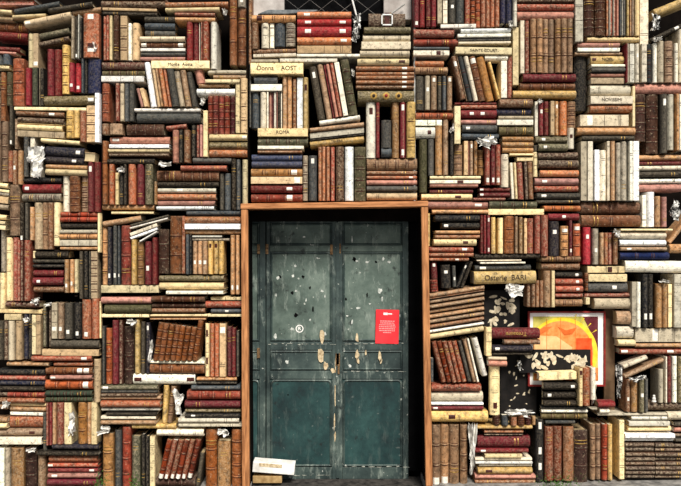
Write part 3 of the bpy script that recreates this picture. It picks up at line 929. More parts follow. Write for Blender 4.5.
def frame_ring(name, x0, x1, y0, y1, w, d0, d1, m, parent, round_top=0):
    """A moulding running round a panel: outline in photograph pixels, w its width in pixels."""
    def loop(x0, x1, y0, y1, r):
        if not r:
            return [(x0, y0), (x1, y0), (x1, y1), (x0, y1)]
        pts = []
        for cx, cy, a0 in ((x0 + r, y0 + r, 180), (x1 - r, y0 + r, 270)):
            for k in range(5):
                a = math.radians(a0 + 22.5 * k)
                pts.append((cx + r * math.cos(a), cy + r * math.sin(a)))
        return pts + [(x1, y1), (x0, y1)]
    o, i_ = loop(x0, x1, y0, y1, round_top), loop(x0 + w, x1 - w, y0 + w, y1 - w, round_top * 0.8)
    n = len(o)
    V_ = [(DX(x), d0 + 0.006, DZ(y)) for x, y in o] + [(DX(x), d0, DZ(y)) for x, y in [((a[0] * .5 + b[0] * .5), (a[1] * .5 + b[1] * .5)) for a, b in zip(o, i_)]]
    V_ += [(DX(x), d1, DZ(y)) for x, y in i_]
    F_ = []
    for s in range(2):
        for k in range(n):
            j = (k + 1) % n
            F_.append((s * n + k, s * n + j, (s + 1) * n + j, (s + 1) * n + k))
    return link(name, mesh_of(name, V_, [q[::-1] for q in F_], m), parent)


def door_leaf(x0, x1, pan0, pan1, name='door_leaf'):
    leaf = dbox(name, x0, x1, 221, 479, 0.012, 0.05, M_DOOR_RAIL, door, 0.003)
    # stiles and rails stand proud of the panels
    for a, b in ((x0, pan0), (pan1, x1)):
        dbox('stile', a + 0.2, b - 0.2, 221, 479, 0.0, 0.013, M_DOOR_RAIL, leaf)
    for y0, y1 in ((245.5, 251.5), (342, 350), (371, 379), (467.5, 479)):
        dbox('rail', pan0, pan1, y0, y1, 0.001, 0.013, M_DOOR_UP if y0 < 300 else M_DOOR_RAIL, leaf)
    for (y0, y1, m, rt) in ((223, 245.5, M_DOOR_UP, 0), (252, 341.5, M_DOOR_UP, 0), (350.5, 370.5, M_DOOR_RAIL, 0), (379.5, 467, M_DOOR_LO, 4)):
        p = dbox('panel', pan0 + 0.3, pan1 - 0.3, y0, y1, 0.0085, 0.0125, m, leaf, 0.001)
        frame_ring('panel_moulding', pan0 + 0.3, pan1 - 0.3, y0 + 0.2, y1 - 0.2, 2.2, 0.0, 0.009, M_DOOR_RAIL, leaf, rt)
    return leaf


leafL = door_leaf(248, 265.5, 248, 259.5)
leafA = door_leaf(266.2, 337.2, 270, 332)
leafB = door_leaf(338.0, 408.5, 342.5, 402.5)


def blotch(name, spots, m, parent, depth, rnd, n=9):
    """Irregular thin flakes: (x, y, half width, half height) in photograph pixels."""
    V_, F_ = [], []
    for x, y, a, b in spots:
        k = len(V_)
        pts = []
        for i in range(n):
            t = 2 * math.pi * i / n
            r = rnd.uniform(0.55, 1.15)
            pts.append((x + a * r * math.cos(t), y + b * r * math.sin(t)))
        for d in (depth - 0.0008, depth + 0.0008):
            V_ += [(DX(px), d, DZ(py)) for px, py in pts]
        F_.append(tuple(range(k + n - 1, k - 1, -1)))
        F_.append(tuple(range(k + n, k + 2 * n)))
        F_ += [(k + i, k + (i + 1) % n, k + n + (i + 1) % n, k + n + i) for i in range(n)]
    return link(name, mesh_of(name, V_, F_, m), parent)


RD = random.Random(4)
blotch('bare_wood_patch', [(322, 338, 3.2, 8), (320.5, 357, 4.2, 8), (326, 366, 2.4, 5), (333, 371, 2.5, 3), (336, 364, 1.4, 9)], M_CHIP, leafA, 0.0, RD)
blotch('bare_wood_patch', [(357, 338, 1.8, 6), (357, 355, 2.3, 6), (358, 361, 1.5, 4), (366, 353, 1, 3), (380, 356, 1.8, 6), (381, 361, 1.4, 3)], M_CHIP, leafB, 0.0, RD)
blotch('bare_wood_patch', [(334.5, 420, 0.9, 12), (335, 437, 1.0, 7), (335, 395, 0.7, 14)], M_CHIP, leafA, -0.001, RD)
blotch('pale_scuff', [(295, 266, 1.5, 2), (293, 276, 1.5, 1.4), (278, 278, 1.6, 2), (296, 291, 1.6, 1), (322, 291, 1.6, 1.3), (325, 296, .7, 2), (292, 329, 1.6, 1.6),
                      (275, 336, 2, 3), (285, 344, 3, 1), (325, 334, 2, 2), (287, 362, 2, 2), (276, 295, 1, 2), (306, 300, .8, 2), (304, 237, 1.4, 1), (310, 320, 1, 1.2)], M_SCUFF, leafA, 0.0075, RD)
blotch('pale_scuff', [(357, 261, 1.5, 1.5), (367, 262, 2, 1.3), (383, 259, 1.4, 2), (389, 262, 1.8, 1.2), (380, 291, 2.2, 3), (382, 299, 1, 2.5), (358, 308, 2.5, 1.5), (352, 322, 1, 2.5),
                      (352, 240, .6, 4), (370, 304, 1.4, .7), (347, 316, 1.6, 1), (401, 316, 1.3, 2), (350, 366, 1.6, 2)], M_SCUFF, leafB, 0.0075, RD)
blotch('dark_chip', [(296, 315, 2.2, 3), (303, 277, 1.6, 2), (280, 277, 1.6, 1.6), (292, 293, 1.5, 2), (310, 288, 1, 2), (313, 309, 1, 3), (288, 395, .9, .9)], M_BLACK, leafA, 0.0083, RD)
blotch('dark_chip', [(344, 268, 1.6, 1.6), (354, 259, 2, 3), (367, 295, .8, 3), (346, 299, 1, 2), (376, 262, 1.2, 1.4)], M_BLACK, leafB, 0.0079, RD)
M_WORN = simple('bared_edge', (92, 100, 94), (186, 188, 176), 50, 0.9, 0.2)


def worn_line(lf, x0, x1, y, seed, d=-0.001):
    rr = random.Random(seed)
    sp, x = [], x0
    while x < x1:
        w = rr.uniform(1.0, 4.5)
        sp.append((x + w, y + rr.uniform(-.5, .5), w, rr.uniform(.25, .6)))
        x += 2 * w + rr.uniform(0, 5)
    return blotch('worn_edge', sp, M_WORN, lf, d, rr)


worn_line(leafA, 268, 330, 344, 1)
worn_line(leafB, 344, 402, 343.6, 2)
worn_line(leafB, 344, 404, 466.8, 3)
worn_line(leafA, 272, 330, 475.5, 5)
worn_line(leafB, 344, 404, 371.5, 8)
# round white mark with a letter on the left leaf
ring = []
for k in range(24):
    a = 2 * math.pi * k / 24
    ring.append((a,))
V_, F_ = [], []
for r in (3.9, 3.0):
    for (a,) in ring:
        V_.append((DX(299.5 + r * math.cos(a)), 0.0072, DZ(328.8 + r * math.sin(a))))
for k in range(24):
    F_.append((k, (k + 1) % 24, 24 + (k + 1) % 24, 24 + k))
mk = link('round_mark', mesh_of('round_mark', V_, F_, M_WHITE), leafA)
text_part('mark_letter', 'R', 0.034, M_WHITE, mk, (DX(299.5), 0.0072, DZ(328.8)), bold=0.0006)
for (lf, x, y) in ((leafL, 258.6, 249), (leafA, 267, 249), (leafA, 331.5, 249.5), (leafB, 339.5, 248.5)):
    dbox('latch_plate', x - 1.4, x + 1.4, y - 5, y + 5, -0.006, 0.001, M_RUSTY, lf)
dbox('hinge', 257, 260, 348, 358, -0.005, 0.001, M_RUSTY, leafL)
lock = dbox('lock_plate', 335.6, 340, 353, 366, -0.008, 0.0, M_RUSTY, leafA)
dbox('keyhole', 337.4, 338.4, 358, 361, -0.009, -0.007, M_BLACK, lock, 0)
dbox('handle', 337.5, 339.6, 364, 374, -0.014, 0.0, M_RUSTY, leafB, 0.004)
dbox('closing_strip', 336.0, 339.4, 222, 478, -0.008, 0.0, M_DOOR_RAIL, leafA, 0.003)
M_SILL = simple('dark_worn_stone', (28, 27, 26), (76, 72, 68), 22, 0.9, 0.5)
# threshold
tag(bevel_box('trim_9', WX(250.8), WX(424.2), -0.05, 0.32, WZ(500), DZ(479), M_SILL, None, 0.006), kind='structure')

# red notice pinned to the right leaf
M_NOTICE = simple('red_notice_paper', (222, 44, 52), (238, 60, 66), 5, 0.7, 0.05)
nt_ = tag(empty('notice', (DX(387.2), DY - 0.003, DZ(326.6))), 'bright red paper notice pinned on the right leaf of the green door', 'notice')
bevel_box('notice_sheet', -11.6 * KD / U, 11.6 * KD / U, -0.001, 0.001, -17 * KD / U, 17 * KD / U, M_NOTICE, nt_, 0)
nt_.rotation_euler = (0, math.radians(1.2), 0)
w_ = link('heading', mesh_of('heading', *box_vf(-4.2 / U, 0.2 / U, -0.0016, -0.001, 12.2 / U, 14.6 / U), M_WHITE), nt_)
w_ = link('heading', mesh_of('heading', *box_vf(0.6 / U, 4.8 / U, -0.0016, -0.001, 12.8 / U, 14.0 / U), M_WHITE), nt_)
RL = random.Random(5)
parts = []
for k, hw in enumerate((7.6, 7.2, 8.4, 8.6, 8.6, 8.2, 4.2)):
    z = 5.8 - k * 2.0
    x = -hw
    while x < hw - 0.5:
        w = min(RL.uniform(1.0, 2.6), hw - x)
        parts.append(box_vf(x / U, (x + w) / U, -0.0015, -0.001, (z - 0.42) / U, (z + 0.42) / U))
        x += w + 0.4
link('text_lines', mesh_of('text_lines', *join_vf(parts), M_PINKINK if 'M_PINKINK' in globals() else simple('pale_pink_print', (238, 150, 150), (246, 180, 178), 40, 0.8, 0.0)), nt_)

# open white book lying on the threshold
wb = tag(empty('white_box_file', (WX(272.5), 0.14, DZ(479) + 0.010)), 'white box file lying tilted on the doorstep, left end of the door', 'box file')
M_WB = simple('white_board', (206, 202, 194), (250, 248, 244), 12, 0.8, 0.1)
o = bevel_box('lid', -0.142, 0.142, -0.05, 0.07, -0.010, 0.060, M_WB, wb, 0.004)
o.location = (-0.002, 0, 0.082)
o.rotation_euler = (0, math.radians(4.5), 0)
blotchy = link('torn_label', mesh_of('torn_label', *box_vf(-0.10, 0.055, -0.0515, -0.0495, 0.032, 0.055), M_CHIP), o)
o = bevel_box('tray', -0.142, 0.055, -0.045, 0.07, -0.006, 0.040, simple('tan_card', (140, 110, 70), (190, 160, 112), 20, 0.8, 0.2), wb, 0.003)
o.location = (0, 0, 0.012)

# ------------------------------------------------------------------ framed picture, lower right
RP = random.Random(3)
fx, fy = 566.5, 348.5
PY = 0.09


def KX(px, d): return (px - 340.5) * (CAM_D + d) / CAM_D / U
def KZ(py, d): return WZ(243) - (py - 243) * (CAM_D + d) / CAM_D / U


pic = tag(empty('framed_picture', (KX(fx, PY), PY, KZ(fy, PY))), 'thin red framed print of a big orange sun with white mat, lower right bay', 'picture')


def pbox(name, x0, x1, y0, y1, d0, d1, m, parent, bev=0.0):
    return bevel_box(name, (x0 - fx) / U, (x1 - fx) / U, d0, d1, (fy - y1) / U, (fy - y0) / U, m, parent, bev)


M_REDF = simple('dark_red_frame', (104, 26, 26), (150, 46, 40), 20, 0.5, 0.1)
M_MAT = simple('white_mat', (238, 234, 228), (250, 248, 244), 10, 0.9, 0.0)
fr = None
for a in ((527.3, 605.7, 310.6, 312.2), (527.3, 605.7, 385.2, 386.8), (527.3, 529.0, 312.2, 385.2), (604.0, 605.7, 312.2, 385.2)):
    pbox('frame_side', a[0], a[1], a[2], a[3], -0.012, 0.012, M_REDF, pic, 0.001)
pbox('mat', 529, 604, 312.2, 385.2, 0.0, 0.008, M_MAT, pic)


def flat(name, pts, d, m, parent):
    n = len(pts)
    v = [((x - fx) / U, d, (fy - y) / U) for x, y in pts]
    v += [(x, d + 0.001, z) for x, _, z in v]
    f = [tuple(range(n)), tuple(range(2 * n - 1, n - 1, -1))] + [((i + 1) % n, i, n + i, n + (i + 1) % n) for i in range(n)]
    return link(name, mesh_of(name, v, f, m), parent)


def pm(name, c, v=14):
    return simple(name, tuple(max(0, k - v) for k in c), tuple(min(255, k + v) for k in c), 18, 0.8, 0.0)


x0, x1, y0, y1 = 532.5, 598.5, 316, 381
prt = flat('print', [(x0, y0), (x1, y0), (x1, y1), (x0, y1)], -0.001, pm('print_yellow', (198, 188, 92)), pic)


def disc(cx, cy, r, a0=0, a1=360, n=40, r0=None):
    pts = [(cx + r * math.cos(math.radians(a0 + (a1 - a0) * k / n)), cy + r * math.sin(math.radians(a0 + (a1 - a0) * k / n))) for k in range(n + 1)]
    if r0:
        pts += [(cx + r0 * math.cos(math.radians(a1 - (a1 - a0) * k / n)), cy + r0 * math.sin(math.radians(a1 - (a1 - a0) * k / n))) for k in range(n + 1)]
    return [(min(max(x, x0), x1), min(max(y, y0), y1)) for x, y in pts]


flat('print_corner', [(583, y0), (x1, y0), (x1, 352), (593, 336), (588, 326)], -0.0018, pm('print_dark', (92, 34, 40)), prt)
flat('print_ring', disc(562, 353, 36, -176, 60), -0.0026, pm('print_bright_yellow', (238, 206, 56)), prt)
flat('print_sun', disc(561, 353, 32.5, -176, 62), -0.0034, pm('print_orange', (238, 142, 74), 22), prt)
flat('print_glow', [(533, 335), (556, 336), (572, 347), (572, 368), (533, 368)], -0.0042, pm('print_peach', (246, 190, 130), 16), prt)
flat('print_red', [(576, 338), (592, 338), (593, 372), (576, 372)], -0.0042, pm('print_red_orange', (226, 82, 34)), prt)
flat('print_leaf', [(557, 326), (566, 330), (577, 327), (572, 334), (564, 335)], -0.005, pm('print_deep_orange', (206, 96, 36)), prt)
flat('print_leaf', [(535, 331), (543, 327), (552, 326), (546, 331), (540, 334)], -0.005, pm('print_deep_orange_b', (216, 110, 50)), prt)
for xx in (546, 560, 575):
    flat('print_crease', [(xx, 318), (xx + 0.5, 318), (xx + 0.5, 372), (xx, 372)], -0.0052, pm('print_crease_tone', (214, 120, 50), 6), prt)
for a in (-70, -58, -46, -34):
    c, s_ = math.cos(math.radians(a)), math.sin(math.radians(a))
    flat('print_ray', [(562 + 36 * c, 353 + 36 * s_), (562 + 42 * c - s_ * .6, 353 + 42 * s_ + c * .6), (562 + 42 * c + s_ * .6, 353 + 42 * s_ - c * .6)], -0.0046, pm('print_ray_tone', (226, 196, 60), 6), prt)
bk = flat('print_foot', [(533, 374), (598.5, 368), (598.5, 381), (533, 381)], -0.0046, pm('print_mixed_foot', (190, 110, 44), 40), prt)

# taupe board standing behind the picture and dark boards with pale shapes
tag(bevel_box('brown_board', KX(604, .12), KX(614.5, .12), 0.115, 0.14, KZ(410, .12), KZ(308, .12), simple('brown_card', (86, 66, 48), (124, 98, 72), 6, 0.8, 0.1), None, 0.002),
    'plain brown board standing behind the right edge of the framed print', 'board')
M_DECO = simple('black_printed_card', (12, 11, 11), (30, 26, 24), 20, 0.7, 0.05)
M_DECOW = simple('pale_print_shapes', (176, 160, 130), (226, 214, 188), 40, 0.8, 0.0)


def deco(name, label, x0, x1, y0, y1, y, n, seed, big):
    e = tag(empty(name, (KX((x0 + x1) / 2, y), y, KZ((y0 + y1) / 2, y))), label, 'board')
    bv, bf = box_vf(-(x1 - x0) / 2 / U, (x1 - x0) / 2 / U, 0, 0.012, -(y1 - y0) / 2 / U, (y1 - y0) / 2 / U)
    rr = random.Random(seed)
    cx, cy = (x0 + x1) / 2, (y0 + y1) / 2
    V_, F_ = [], []
    for _ in range(n):
        x, yy = rr.uniform(x0 + big, x1 - big), rr.uniform(y0 + big, y1 - big)
        a, b, th = rr.uniform(0.4, 1) * big, rr.uniform(0.25, 0.5) * big, rr.uniform(0, 3.1)
        k = len(V_)
        m_ = 8
        for i in range(m_):
            t = 2 * math.pi * i / m_
            r = rr.uniform(0.7, 1.1)
            u, w = a * r * math.cos(t), b * r * math.sin(t)
            V_.append(((x + u * math.cos(th) - w * math.sin(th) - cx) / U, -0.001 - 0.0001 * _, -(yy + u * math.sin(th) + w * math.cos(th) - cy) / U))
        F_.append(tuple(range(k, k + m_)))
    kb = len(bv)
    link('card', mesh_of('card', bv + V_, bf + [tuple(i + kb for i in q) for q in F_], None, None, [0] * len(bf) + [1] * len(F_), [M_DECO, M_DECOW]), e)
    return e


deco('printed_board', 'black board with pale leafy print, left of the framed print', 484, 520, 290, 330, 0.11, 30, 3, 5.0)
deco('printed_board', 'black board with cream leaf shapes across the foot of the framed print', 520, 591, 349.5, 373, 0.062, 50, 8, 5.2)
deco('printed_board', 'tall black board with few pale marks behind the lower right stubs', 500, 537, 353, 416, 0.11, 24, 12, 2.6)

# little pale figure standing on the dark board, far right
fg = tag(empty('figurine', (WX(654), 0.0, WZ(402.5))), 'tiny pale figurine standing in the dark niche, lower far right', 'figurine')
bm = bmesh.new()
for (cz, r, sz) in ((0.008, 0.016, 0.5), (0.024, 0.012, 1.2), (0.043, 0.009, 1.0)):
    bmesh.ops.create_uvsphere(bm, u_segments=12, v_segments=8, radius=r, matrix=Matrix.Translation((0, 0, cz)) @ Matrix.Diagonal((1, 0.8, sz, 1)))
me = bpy.data.meshes.new('figurine_body')
bm.to_mesh(me)
bm.free()
me.materials.append(M_TORN)
link('figurine_body', me, fg)


# ------------------------------------------------------------------ torn paper
def torn(label, cx, cy, w, h, y=-0.02, n=3, seed=0, m=None, rot=0):
    rr = random.Random(seed)
    V_, F_ = [], []
    g = 7
    for s in range(n):
        k = len(V_)
        ox, oz = rr.uniform(-.25, .25) * w, rr.uniform(-.3, .3) * h
        sx, sz = w * rr.uniform(0.5, 0.8), h * rr.uniform(0.45, 0.8)
        a = rr.uniform(-0.6, 0.6) * min(1.0, (min(w, h) / max(w, h)) * 1.6) + rot
        if max(w, h) > 3 * min(w, h): ox, oz = ox * .5, rr.uniform(-.3, .3) * h * 0.6
        for i in range(g + 1):
            for j in range(g + 1):
                u, v = (i / g - .5), (j / g - .5)
                ed = 1.0 - 0.3 * rr.random() if i in (0, g) or j in (0, g) else 1.0
                x = ox + u * sx * ed + rr.uniform(-.05, .05) * sx
                z = oz + v * sz * ed + rr.uniform(-.05, .05) * sz
                d = 0.016 * math.sin(3.1 * u * 2 + s) + 0.012 * math.sin(7 * v + 2 * s) + rr.uniform(-.008, .008) - s * 0.004
                V_.append(((x * math.cos(a) - z * math.sin(a)) / U, d, (x * math.sin(a) + z * math.cos(a)) / U))
        for i in range(g):
            for j in range(g):
                p = k + i * (g + 1) + j
                F_.append((p, p + g + 1, p + g + 2, p + 1))
    me = mesh_of('torn_paper', V_, F_, m or M_TORN)
    o = link('torn_paper', me, None, (WX(cx), y, WZ(cy)))
    tag(o, label, 'torn paper', 'scraps of torn paper')
    return o


torn('big crumpled torn white paper left of the big navy volumes', 38, 162, 18, 34, -0.02, 4, 1)
torn('torn white paper curling over black stack, far left bay', 36, 303, 12, 9, -0.02, 2, 2)
torn('torn white scrap over stickered row, far left bay', 51, 304, 9, 6, -0.02, 2, 3)
torn('torn white scrap on navy volume top, far left bay', 30, 318, 8, 8, -0.03, 2, 4)
torn('long torn strip standing in mixed row, lower far left', 73, 426, 7, 30, -0.01, 3, 5)
torn('torn scraps beside pale thin volumes, left edge', 6, 406, 7, 14, -0.02, 2, 6)
torn('flat torn white scrap over ground row, far left', 33, 448, 14, 5, -0.02, 2, 7)
torn('torn white paper over ochre volume at ground, bay left of door', 108, 429.5, 17, 6, -0.02, 2, 8)
torn('crumpled white scrap over one black volume, bay left of door', 164, 164.5, 15, 7, -0.03, 2, 9)
torn('torn white end beside five brick volumes', 203, 101, 7, 12, -0.02, 2, 10)
torn('torn white scrap at small row left of slate books', 123, 171, 9, 7, -0.02, 2, 11)
torn('torn pages between grey leaning volume and brick stack', 180, 401, 9, 26, -0.02, 3, 12)
torn('white frayed paper left of eight leaning brown volumes', 151.5, 350, 5, 26, -0.01, 2, 13)
torn('torn white top of middle ochre folio beside doorpost', 224, 433, 13, 9, -0.02, 2, 14)
torn('crumpled paper above rust and dark red row', 131, 322, 11, 8, -0.02, 2, 15)
torn('tall torn black and white paper under window grille', 357, 29, 9, 34, -0.01, 4, 16, M_NEWS)
torn('torn white scrap beside leaning olive volume over door', 353, 73, 4, 8, -0.02, 2, 17)
torn('frayed white end of white stack right of door top', 511, 26, 6, 12, -0.02, 2, 18)
torn('torn white pages over brick trio with white feet', 487, 143, 22, 12, -0.03, 3, 19)
torn('crumpled white scrap beside ochre pair by doorpost', 452, 129, 5, 10, -0.02, 2, 20)
torn('white folded papers over the pale leafy board', 514, 291, 20, 16, -0.01, 3, 21)
torn('long torn white strip beside ochre folios at ground', 472, 446, 8, 56, -0.01, 4, 22)
torn('torn white scraps over small stubs, lower right', 518, 412, 34, 8, -0.01, 3, 23)
torn('torn white paper hanging beside rust volume under framed print', 592, 390, 5, 42, -0.03, 2, 24)
torn('torn black and white paper beside brown board, lower far right', 618.5, 380, 6, 52, 0.0, 4, 25, M_NEWS)
torn('torn white paper at red script volume, right bay', 616, 233, 12, 7, -0.02, 2, 26)
torn('torn patterned paper among white volumes, right edge', 673, 214, 12, 22, -0.01, 3, 27, M_NEWS)
torn('striped torn pages under slanted grey brown book, far right', 637, 378, 22, 6, -0.02, 2, 28, M_NEWS, rot=0.2)
torn('torn white pages on ochre pair, far right bay', 663, 281, 16, 4, -0.02, 2, 29)
torn('shredded paper beside wide ivory volume, top right', 655, 20, 10, 26, 0.0, 3, 30, M_NEWS)
torn('white scrap over ivory volumes, upper far right', 656, 40, 8, 6, -0.02, 2, 31)
torn('torn white scrap beside tan volume, top left', 97, 47, 5, 12, -0.01, 2, 32)
torn('torn white scrap at left of tiny black volumes, right bay', 519, 364, 6, 10, -0.01, 2, 33, M_NEWS)
torn('tiny torn scrap over wine volume row, right bay', 540, 102, 7, 6, -0.01, 2, 34)
torn('tiny white scrap at top of tall brown pair', 225, 14, 6, 8, -0.01, 2, 35)


# ------------------------------------------------------------------ moss at the foot of the wall
def moss(label, cx, cy, w, h, n, seed):
    rr = random.Random(seed)
    V_, F_ = [], []
    for _ in range(n):
        x, z = rr.gauss(0, .3) * w, abs(rr.gauss(0, .42)) * h
        k = len(V_)
        s, a, b = rr.uniform(.8, 1.9), rr.uniform(0, 6.3), rr.uniform(-.6, .6)
        y = -rr.uniform(0.0, 0.05)
        for u, v in ((-.5, 0), (0, -.35), (.5, 0), (0, .35)):
            V_.append(((x + s * (u * math.cos(a) - v * math.sin(a))) / U, y + b * u * s / U, (z + s * (u * math.sin(a) + v * math.cos(a))) / U))
        F_.append((k, k + 1, k + 2, k + 3))
    o = link('moss', mesh_of('moss', V_, F_, M_MOSS), None, (WX(cx), -0.06, WZ(cy)))
    return tag(o, label, 'moss', None, 'stuff')


moss('green moss and leaves at foot of ochre volume, bay left of door', 104, 488, 13, 20, 160, 1)
moss('small green leaves at foot of olive volume, bay left of door', 138, 487, 12, 18, 130, 2)
moss('green moss at foot of rust folios, right of door', 556, 484, 40, 13, 220, 3)

# ------------------------------------------------------------------ build the books
MATKIND = {}
for c_ in PAL:
    MATKIND[c_] = 'V' if c_ in ('ivory', 'white', 'cream', 'beigegrey', 'beige') else 'C' if c_ in ('wine', 'red', 'navy', 'slate', 'black', 'green', 'dgrey', 'pink', 'blue', 'inky') else 'L'

def book_axes(b):
    a = b['ang'] if b['kind'] == 'V' else b['ang'] + math.pi / 2
    return ((math.cos(a), -math.sin(a)), (math.sin(a), math.cos(a)))        # thickness and height directions in (x, z)


def fit_books(rounds=10):
    """Books that would cut into each other are trimmed until they just touch."""
    worst = 0
    for _ in range(rounds):
        hits = 0
        for i, A in enumerate(BOOKS):
            ra = math.hypot(A['t'], A['h']) / 2
            for B in BOOKS[i + 1:]:
                dx, dz = B['x'] - A['x'], B['z'] - A['z']
                if abs(dx) > 1.0 or abs(dz) > 1.0 or math.hypot(dx, dz) > ra + math.hypot(B['t'], B['h']) / 2:
                    continue
                best, sep = None, False
                for own, P, Q, sx, sz in ((0, A, B, dx, dz), (1, B, A, -dx, -dz)):
                    ap, aq = book_axes(P), book_axes(Q)
                    for k, key in ((0, 't'), (1, 'h')):
                        n = ap[k]
                        c = sx * n[0] + sz * n[1]
                        ext = P[key] / 2 + sum(abs(n[0] * v[0] + n[1] * v[1]) * Q[kk] / 2 for v, kk in zip(aq, ('t', 'h')))
                        pen = ext - abs(c)
                        if pen <= 0:
                            sep = True
                            break
                        cost = pen / P[key]
                        if best is None or cost < best[0]:
                            best = (cost, P, key, n, 1 if c > 0 else -1, pen)
                    if sep: break
                if sep or best is None: continue
                cost, P, key, n, sg, pen = best
                hits += 1
                if cost > 0.45: continue
                pen += 0.0006
                P[key] -= pen
                P['x'] -= sg * n[0] * pen / 2
                P['z'] -= sg * n[1] * pen / 2
        worst = hits
        if not hits: break
    return worst


OVER = fit_books()
NBIG = 300
def titled(b):
    return any(k_ == 'title%d' % b['k'] or (k_ == 'title' and b['k'] == 0) for k_ in b['extra'])


order = sorted(range(len(BOOKS)), key=lambda i: -BOOKS[i]['area'] - (1e6 if titled(BOOKS[i]) else 0))
big = set(order[:NBIG])
RB = random.Random(21)
ORD = ['first', 'second', 'third', 'fourth', 'fifth', 'sixth', 'seventh', 'eighth', 'ninth', 'tenth', 'eleventh', 'twelfth', 'thirteenth', 'fourteenth', 'fifteenth', 'sixteenth']


def ordinal(kind, k, n):
    if n == 1: return None
    a, b = ('leftmost', 'rightmost') if kind == 'V' else ('topmost', 'lowest')
    if k == 0: return a
    if k == n - 1: return b
    if k < n - 1 - k or k <= 3:
        return ORD[k] + (' from left' if kind == 'V' else ' from top')
    return ORD[n - 1 - k] + (' from right' if kind == 'V' else ' from bottom')


stuffV, stuffF, stuffM, stuffT = [], [], [], []
SMATS = [M_LEATHER, M_CLOTH, M_VELLUM, M_PAGES, M_STICKER, M_TITLE, M_GILT, M_INK]
KIDX = {'L': 0, 'C': 1, 'V': 2}
PAGEC = [(226, 214, 184), (206, 188, 150), (238, 232, 214), (186, 164, 124)]


def jitter(c, rnd):
    k = rnd.uniform(0.86, 1.14)
    w = rnd.uniform(-6, 6)
    return lin((max(6, min(250, c[0] * k + w)), max(6, min(250, c[1] * k)), max(6, min(250, c[2] * k - w))))


SINGLE = {
    'of sagging dark books, top left corner': 'long dark grey book sagging under the top left corner of the wall',
    'sagging over brown pair, far left bay': 'beige book with white end, tilted over two dark olive brown books, top left',
    'over the navy volume, top left': 'big rust brown upright book with white stickers standing on the wide navy book',
    'of one rust volume, far left edge': 'mottled rust brown upright book beside the thin bright red one, far left',
    'of dark spotted boards, left edge': 'brown spotted book lying over the dark red book, upper left edge',
    'under the navy and tan volumes': 'olive book with white sticker lying beneath the wide navy book',
    'of cream volumes, far left bay': 'long cream book lying under the olive one with white sticker, upper left',
    'of one tall olive volume, left bay': 'tall grey brown upright book left of black pair, far left bay',
    'of one pale tall volume, left bay': 'tall beige upright book at right end of thin brick stacks, lower left',
    'of brown volumes near upright, top': 'narrow brown upright book tucked behind the upright left of the window',
    'of one tall ivory volume': 'tall ivory upright book right of the dark red cloth pair, upper left',
    'lying over the leaning slate row': 'cream book with faint title lying on the leaning row, bay left of door',
    'of dark mottled volumes, left bay': 'dark brown mottled book lying under the long dark grey one, left bay',
    'of one black volume, mid bay': 'black book lying over the dark and rust upright row, bay left of door',
    'of one cream volume by doorpost': 'tall cream upright book standing against the top of the left doorpost',
    'of one long cream volume': 'long cream book lying under the stickered dark row, bay left of door',
    'of long ivory volume, lower left bay': 'long ivory book with dark ends lying below the leaning tawny set',
    'of small ivory torn volume': 'stained ivory book lying on top of the leaning reddish brown set',
    'under leaning rust set': 'dark brown book lying at ground under the leaning reddish brown set',
    'under window, left over door': 'tan book lying on the small upright rosette row, left under the window',
    'of one cream titled volume': 'cream book lettered in dark ink, lying at left over the door',
    'with buckle strap under window': 'dark brown book closed by a strap with white buckle, under the window',
    'of one titled cream volume, centre': 'cream titled book lying on the five matching tawny books over the door',
    'of one rosette volume, over door': 'olive book with three round rosettes on its spine, over the door',
    'of one ornate cream volume': 'cream ornate book lying on the leaning row, upper bay right of door',
    'of brown over navy volume': 'brown book lying on the navy one, bay right of door',
    'of one pink volume by doorpost': 'faded pink book with white sticker lying at top of the right doorpost',
    'of olive over titled cream, mid': 'olive book lying on the long cream one, middle of the bay right of door',
    'of one long cream titled volume': 'long cream book lying on the wine and mustard upright row, right of door',
    'of one titled mustard folio': 'big mustard book with dark lettering lying above the black leafy board',
    'of one tall cream volume, lower right': 'tall cream upright book with dark panel, left of the tall black board',
    'of cream over black, under picture': 'cream book lying on the black stickered stack under the framed print',
    'of black volumes with white tags': 'black upright book with three white stickers, lower bay right of door',
    'of one dark squat folio': 'dark brown squat upright book beside reddish brown pair at ground',
    'of one tall silvery volume, top': 'tall pale grey upright book at left of the dark brown pair, top right',
    'of one wide ivory upright volume': 'wide ivory upright book at the top, beside the black niche, top right',
    'of black tall volumes, far right': 'wide black upright book in the dark gap left of the titled books',
    'of ivory slabs over orange title': 'thick pale grey book lying over the ivory and orange titled books',
    'of one long pink slab, far right': 'long faded pink book lying over dark brown pair, upper right edge',
    'of diagonal tan volume, top right': 'mustard book lying diagonally in the black niche, top right corner',
    'of diagonal black volume, top right': 'black book with white band lying diagonally in the niche, top right corner',
    'of silvery slab over tan': 'pale grey book with white patch lying under the orange titled book',
    'of long brown mottled slabs': 'long brown book lying right beneath the white upright row, far right bay',
    'of mottled brown over script row': 'long mottled brown book lying over the upright red one with white sticker',
    'of one pinkish white slab': 'long ivory book lying below the navy one, right edge',
    'of silvery mottled slab, far right': 'pale grey mottled book lying under black and ochre upright row, far right',
    'of dark board, lower far right': 'dark brown book lying at the right edge beside the tiny figurine',
}
used_labels = {}
